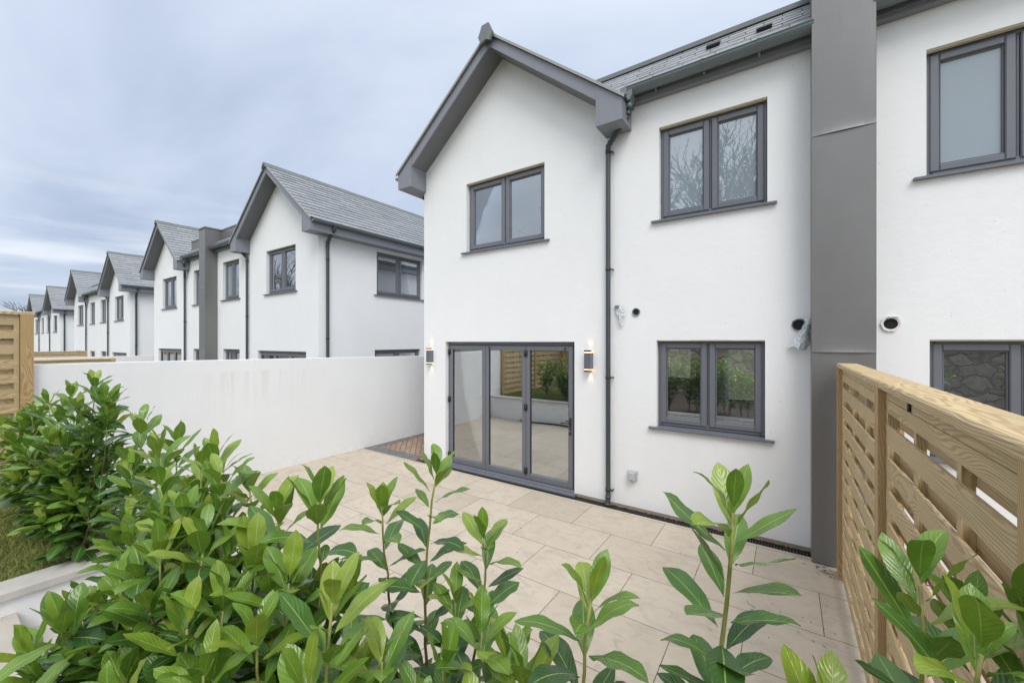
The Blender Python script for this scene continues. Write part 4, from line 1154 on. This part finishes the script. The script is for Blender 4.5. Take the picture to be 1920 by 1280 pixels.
# ------------------------------------------------------------------ sky, sun, camera
W = bpy.data.worlds.new('World'); sc.world = W; W.use_nodes = True
nt = W.node_tree; nt.nodes.clear()
def N_(ty, **k):
    d = nt.nodes.new(ty)
    for a, b in k.items(): setattr(d, a, b)
    return d
SUN_EL, SUN_AZ = R(50), R(138)      # azimuth clockwise from +y
out = N_('ShaderNodeOutputWorld'); bg = N_('ShaderNodeBackground'); bg.inputs[1].default_value = .085
sky = N_('ShaderNodeTexSky', sky_type='NISHITA'); sky.sun_disc = False; sky.sun_elevation = SUN_EL; sky.sun_rotation = SUN_AZ
tc = N_('ShaderNodeTexCoord'); sp = N_('ShaderNodeSeparateXYZ'); nt.links.new(tc.outputs['Generated'], sp.inputs[0])
def mth(op, a, b):
    d = N_('ShaderNodeMath', operation=op)
    for i, v in enumerate((a, b)):
        if isinstance(v, (int, float)): d.inputs[i].default_value = v
        else: nt.links.new(v, d.inputs[i])
    return d.outputs[0]
zz = mth('ADD', mth('MAXIMUM', sp.outputs[2], 0.0), .16)
cx = N_('ShaderNodeCombineXYZ'); nt.links.new(mth('DIVIDE', sp.outputs[0], zz), cx.inputs[0]); nt.links.new(mth('DIVIDE', sp.outputs[1], zz), cx.inputs[1])
mp = N_('ShaderNodeMapping'); nt.links.new(cx.outputs[0], mp.inputs[0]); mp.inputs['Rotation'].default_value = (0, 0, R(-35)); mp.inputs['Scale'].default_value = (.55, 1.0, 1)
nz = N_('ShaderNodeTexNoise'); nz.inputs['Scale'].default_value = 1.15; nz.inputs['Detail'].default_value = 7; nz.inputs['Roughness'].default_value = .5; nz.inputs['Distortion'].default_value = .5
nt.links.new(mp.outputs[0], nz.inputs['Vector'])
rp = N_('ShaderNodeValToRGB'); e = rp.color_ramp.elements
e[0].position = .38; e[0].color = (4.2, 5.0, 6.5, 1); e[1].position = .62; e[1].color = (6.3, 7.0, 8.3, 1)
nt.links.new(nz.outputs['Fac'], rp.inputs[0])
# long bright streaks low over the horizon
m2 = N_('ShaderNodeMapping'); nt.links.new(tc.outputs['Generated'], m2.inputs[0]); m2.inputs['Scale'].default_value = (1.6, 1.6, 17)
n2 = N_('ShaderNodeTexNoise'); n2.inputs['Scale'].default_value = 1.6; n2.inputs['Detail'].default_value = 5; n2.inputs['Distortion'].default_value = .3; nt.links.new(m2.outputs[0], n2.inputs['Vector'])
r2 = N_('ShaderNodeValToRGB'); r2.color_ramp.elements[0].position = .45; r2.color_ramp.elements[1].position = .66; nt.links.new(n2.outputs['Fac'], r2.inputs[0])
mr = N_('ShaderNodeMapRange'); nt.links.new(sp.outputs[2], mr.inputs[0]); mr.inputs[1].default_value = .30; mr.inputs[2].default_value = .08; mr.inputs[4].default_value = .85
mh = N_('ShaderNodeMix', data_type='RGBA'); nt.links.new(mth('MULTIPLY', r2.outputs[0], mr.outputs[0]), mh.inputs[0]); nt.links.new(rp.outputs[0], mh.inputs[6]); mh.inputs[7].default_value = (9.2, 9.5, 10, 1)
mx = N_('ShaderNodeMix', data_type='RGBA'); mx.inputs[0].default_value = .88
nt.links.new(sky.outputs[0], mx.inputs[6]); nt.links.new(mh.outputs[2], mx.inputs[7])
SD = (math.sin(SUN_AZ) * math.cos(SUN_EL), math.cos(SUN_AZ) * math.cos(SUN_EL), math.sin(SUN_EL))
dp = N_('ShaderNodeVectorMath', operation='DOT_PRODUCT'); nt.links.new(tc.outputs['Generated'], dp.inputs[0]); dp.inputs[1].default_value = SD
gl = mth('MULTIPLY', mth('POWER', mth('MAXIMUM', mth('DIVIDE', mth('ADD', dp.outputs['Value'], .30), 1.30), 0.0), 1.4), 1.30)
gm_ = N_('ShaderNodeVectorMath', operation='SCALE'); gm_.inputs[0].default_value = (7.4, 7.35, 7.15); nt.links.new(gl, gm_.inputs['Scale'])
vm = N_('ShaderNodeVectorMath', operation='ADD'); nt.links.new(mx.outputs[2], vm.inputs[0]); nt.links.new(gm_.outputs[0], vm.inputs[1])
nt.links.new(vm.outputs[0], bg.inputs[0]); nt.links.new(bg.outputs[0], out.inputs[0])

S = bpy.data.lights.new('sun', 'SUN'); S.energy = 1.3; S.angle = R(28); S.color = (1, .96, .9)
so_ = bpy.data.objects.new('sun', S); COL.objects.link(so_)
d = Vector((math.sin(SUN_AZ) * math.cos(SUN_EL), math.cos(SUN_AZ) * math.cos(SUN_EL), math.sin(SUN_EL)))
so_.rotation_euler = d.to_track_quat('Z', 'Y').to_euler()

cam = bpy.data.cameras.new('camera'); co = bpy.data.objects.new('camera', cam); COL.objects.link(co)
co.location = (0, 0, 2.1); co.rotation_euler = (R(90), 0, R(34.37)); cam.sensor_width = 36; cam.lens = 36 * 753 / 1920
cam.clip_start = .02; cam.clip_end = 3000
sc.camera = co
sc.view_settings.view_transform = 'Standard'; sc.view_settings.look = 'None'; sc.view_settings.gamma = 1; sc.view_settings.exposure = .47
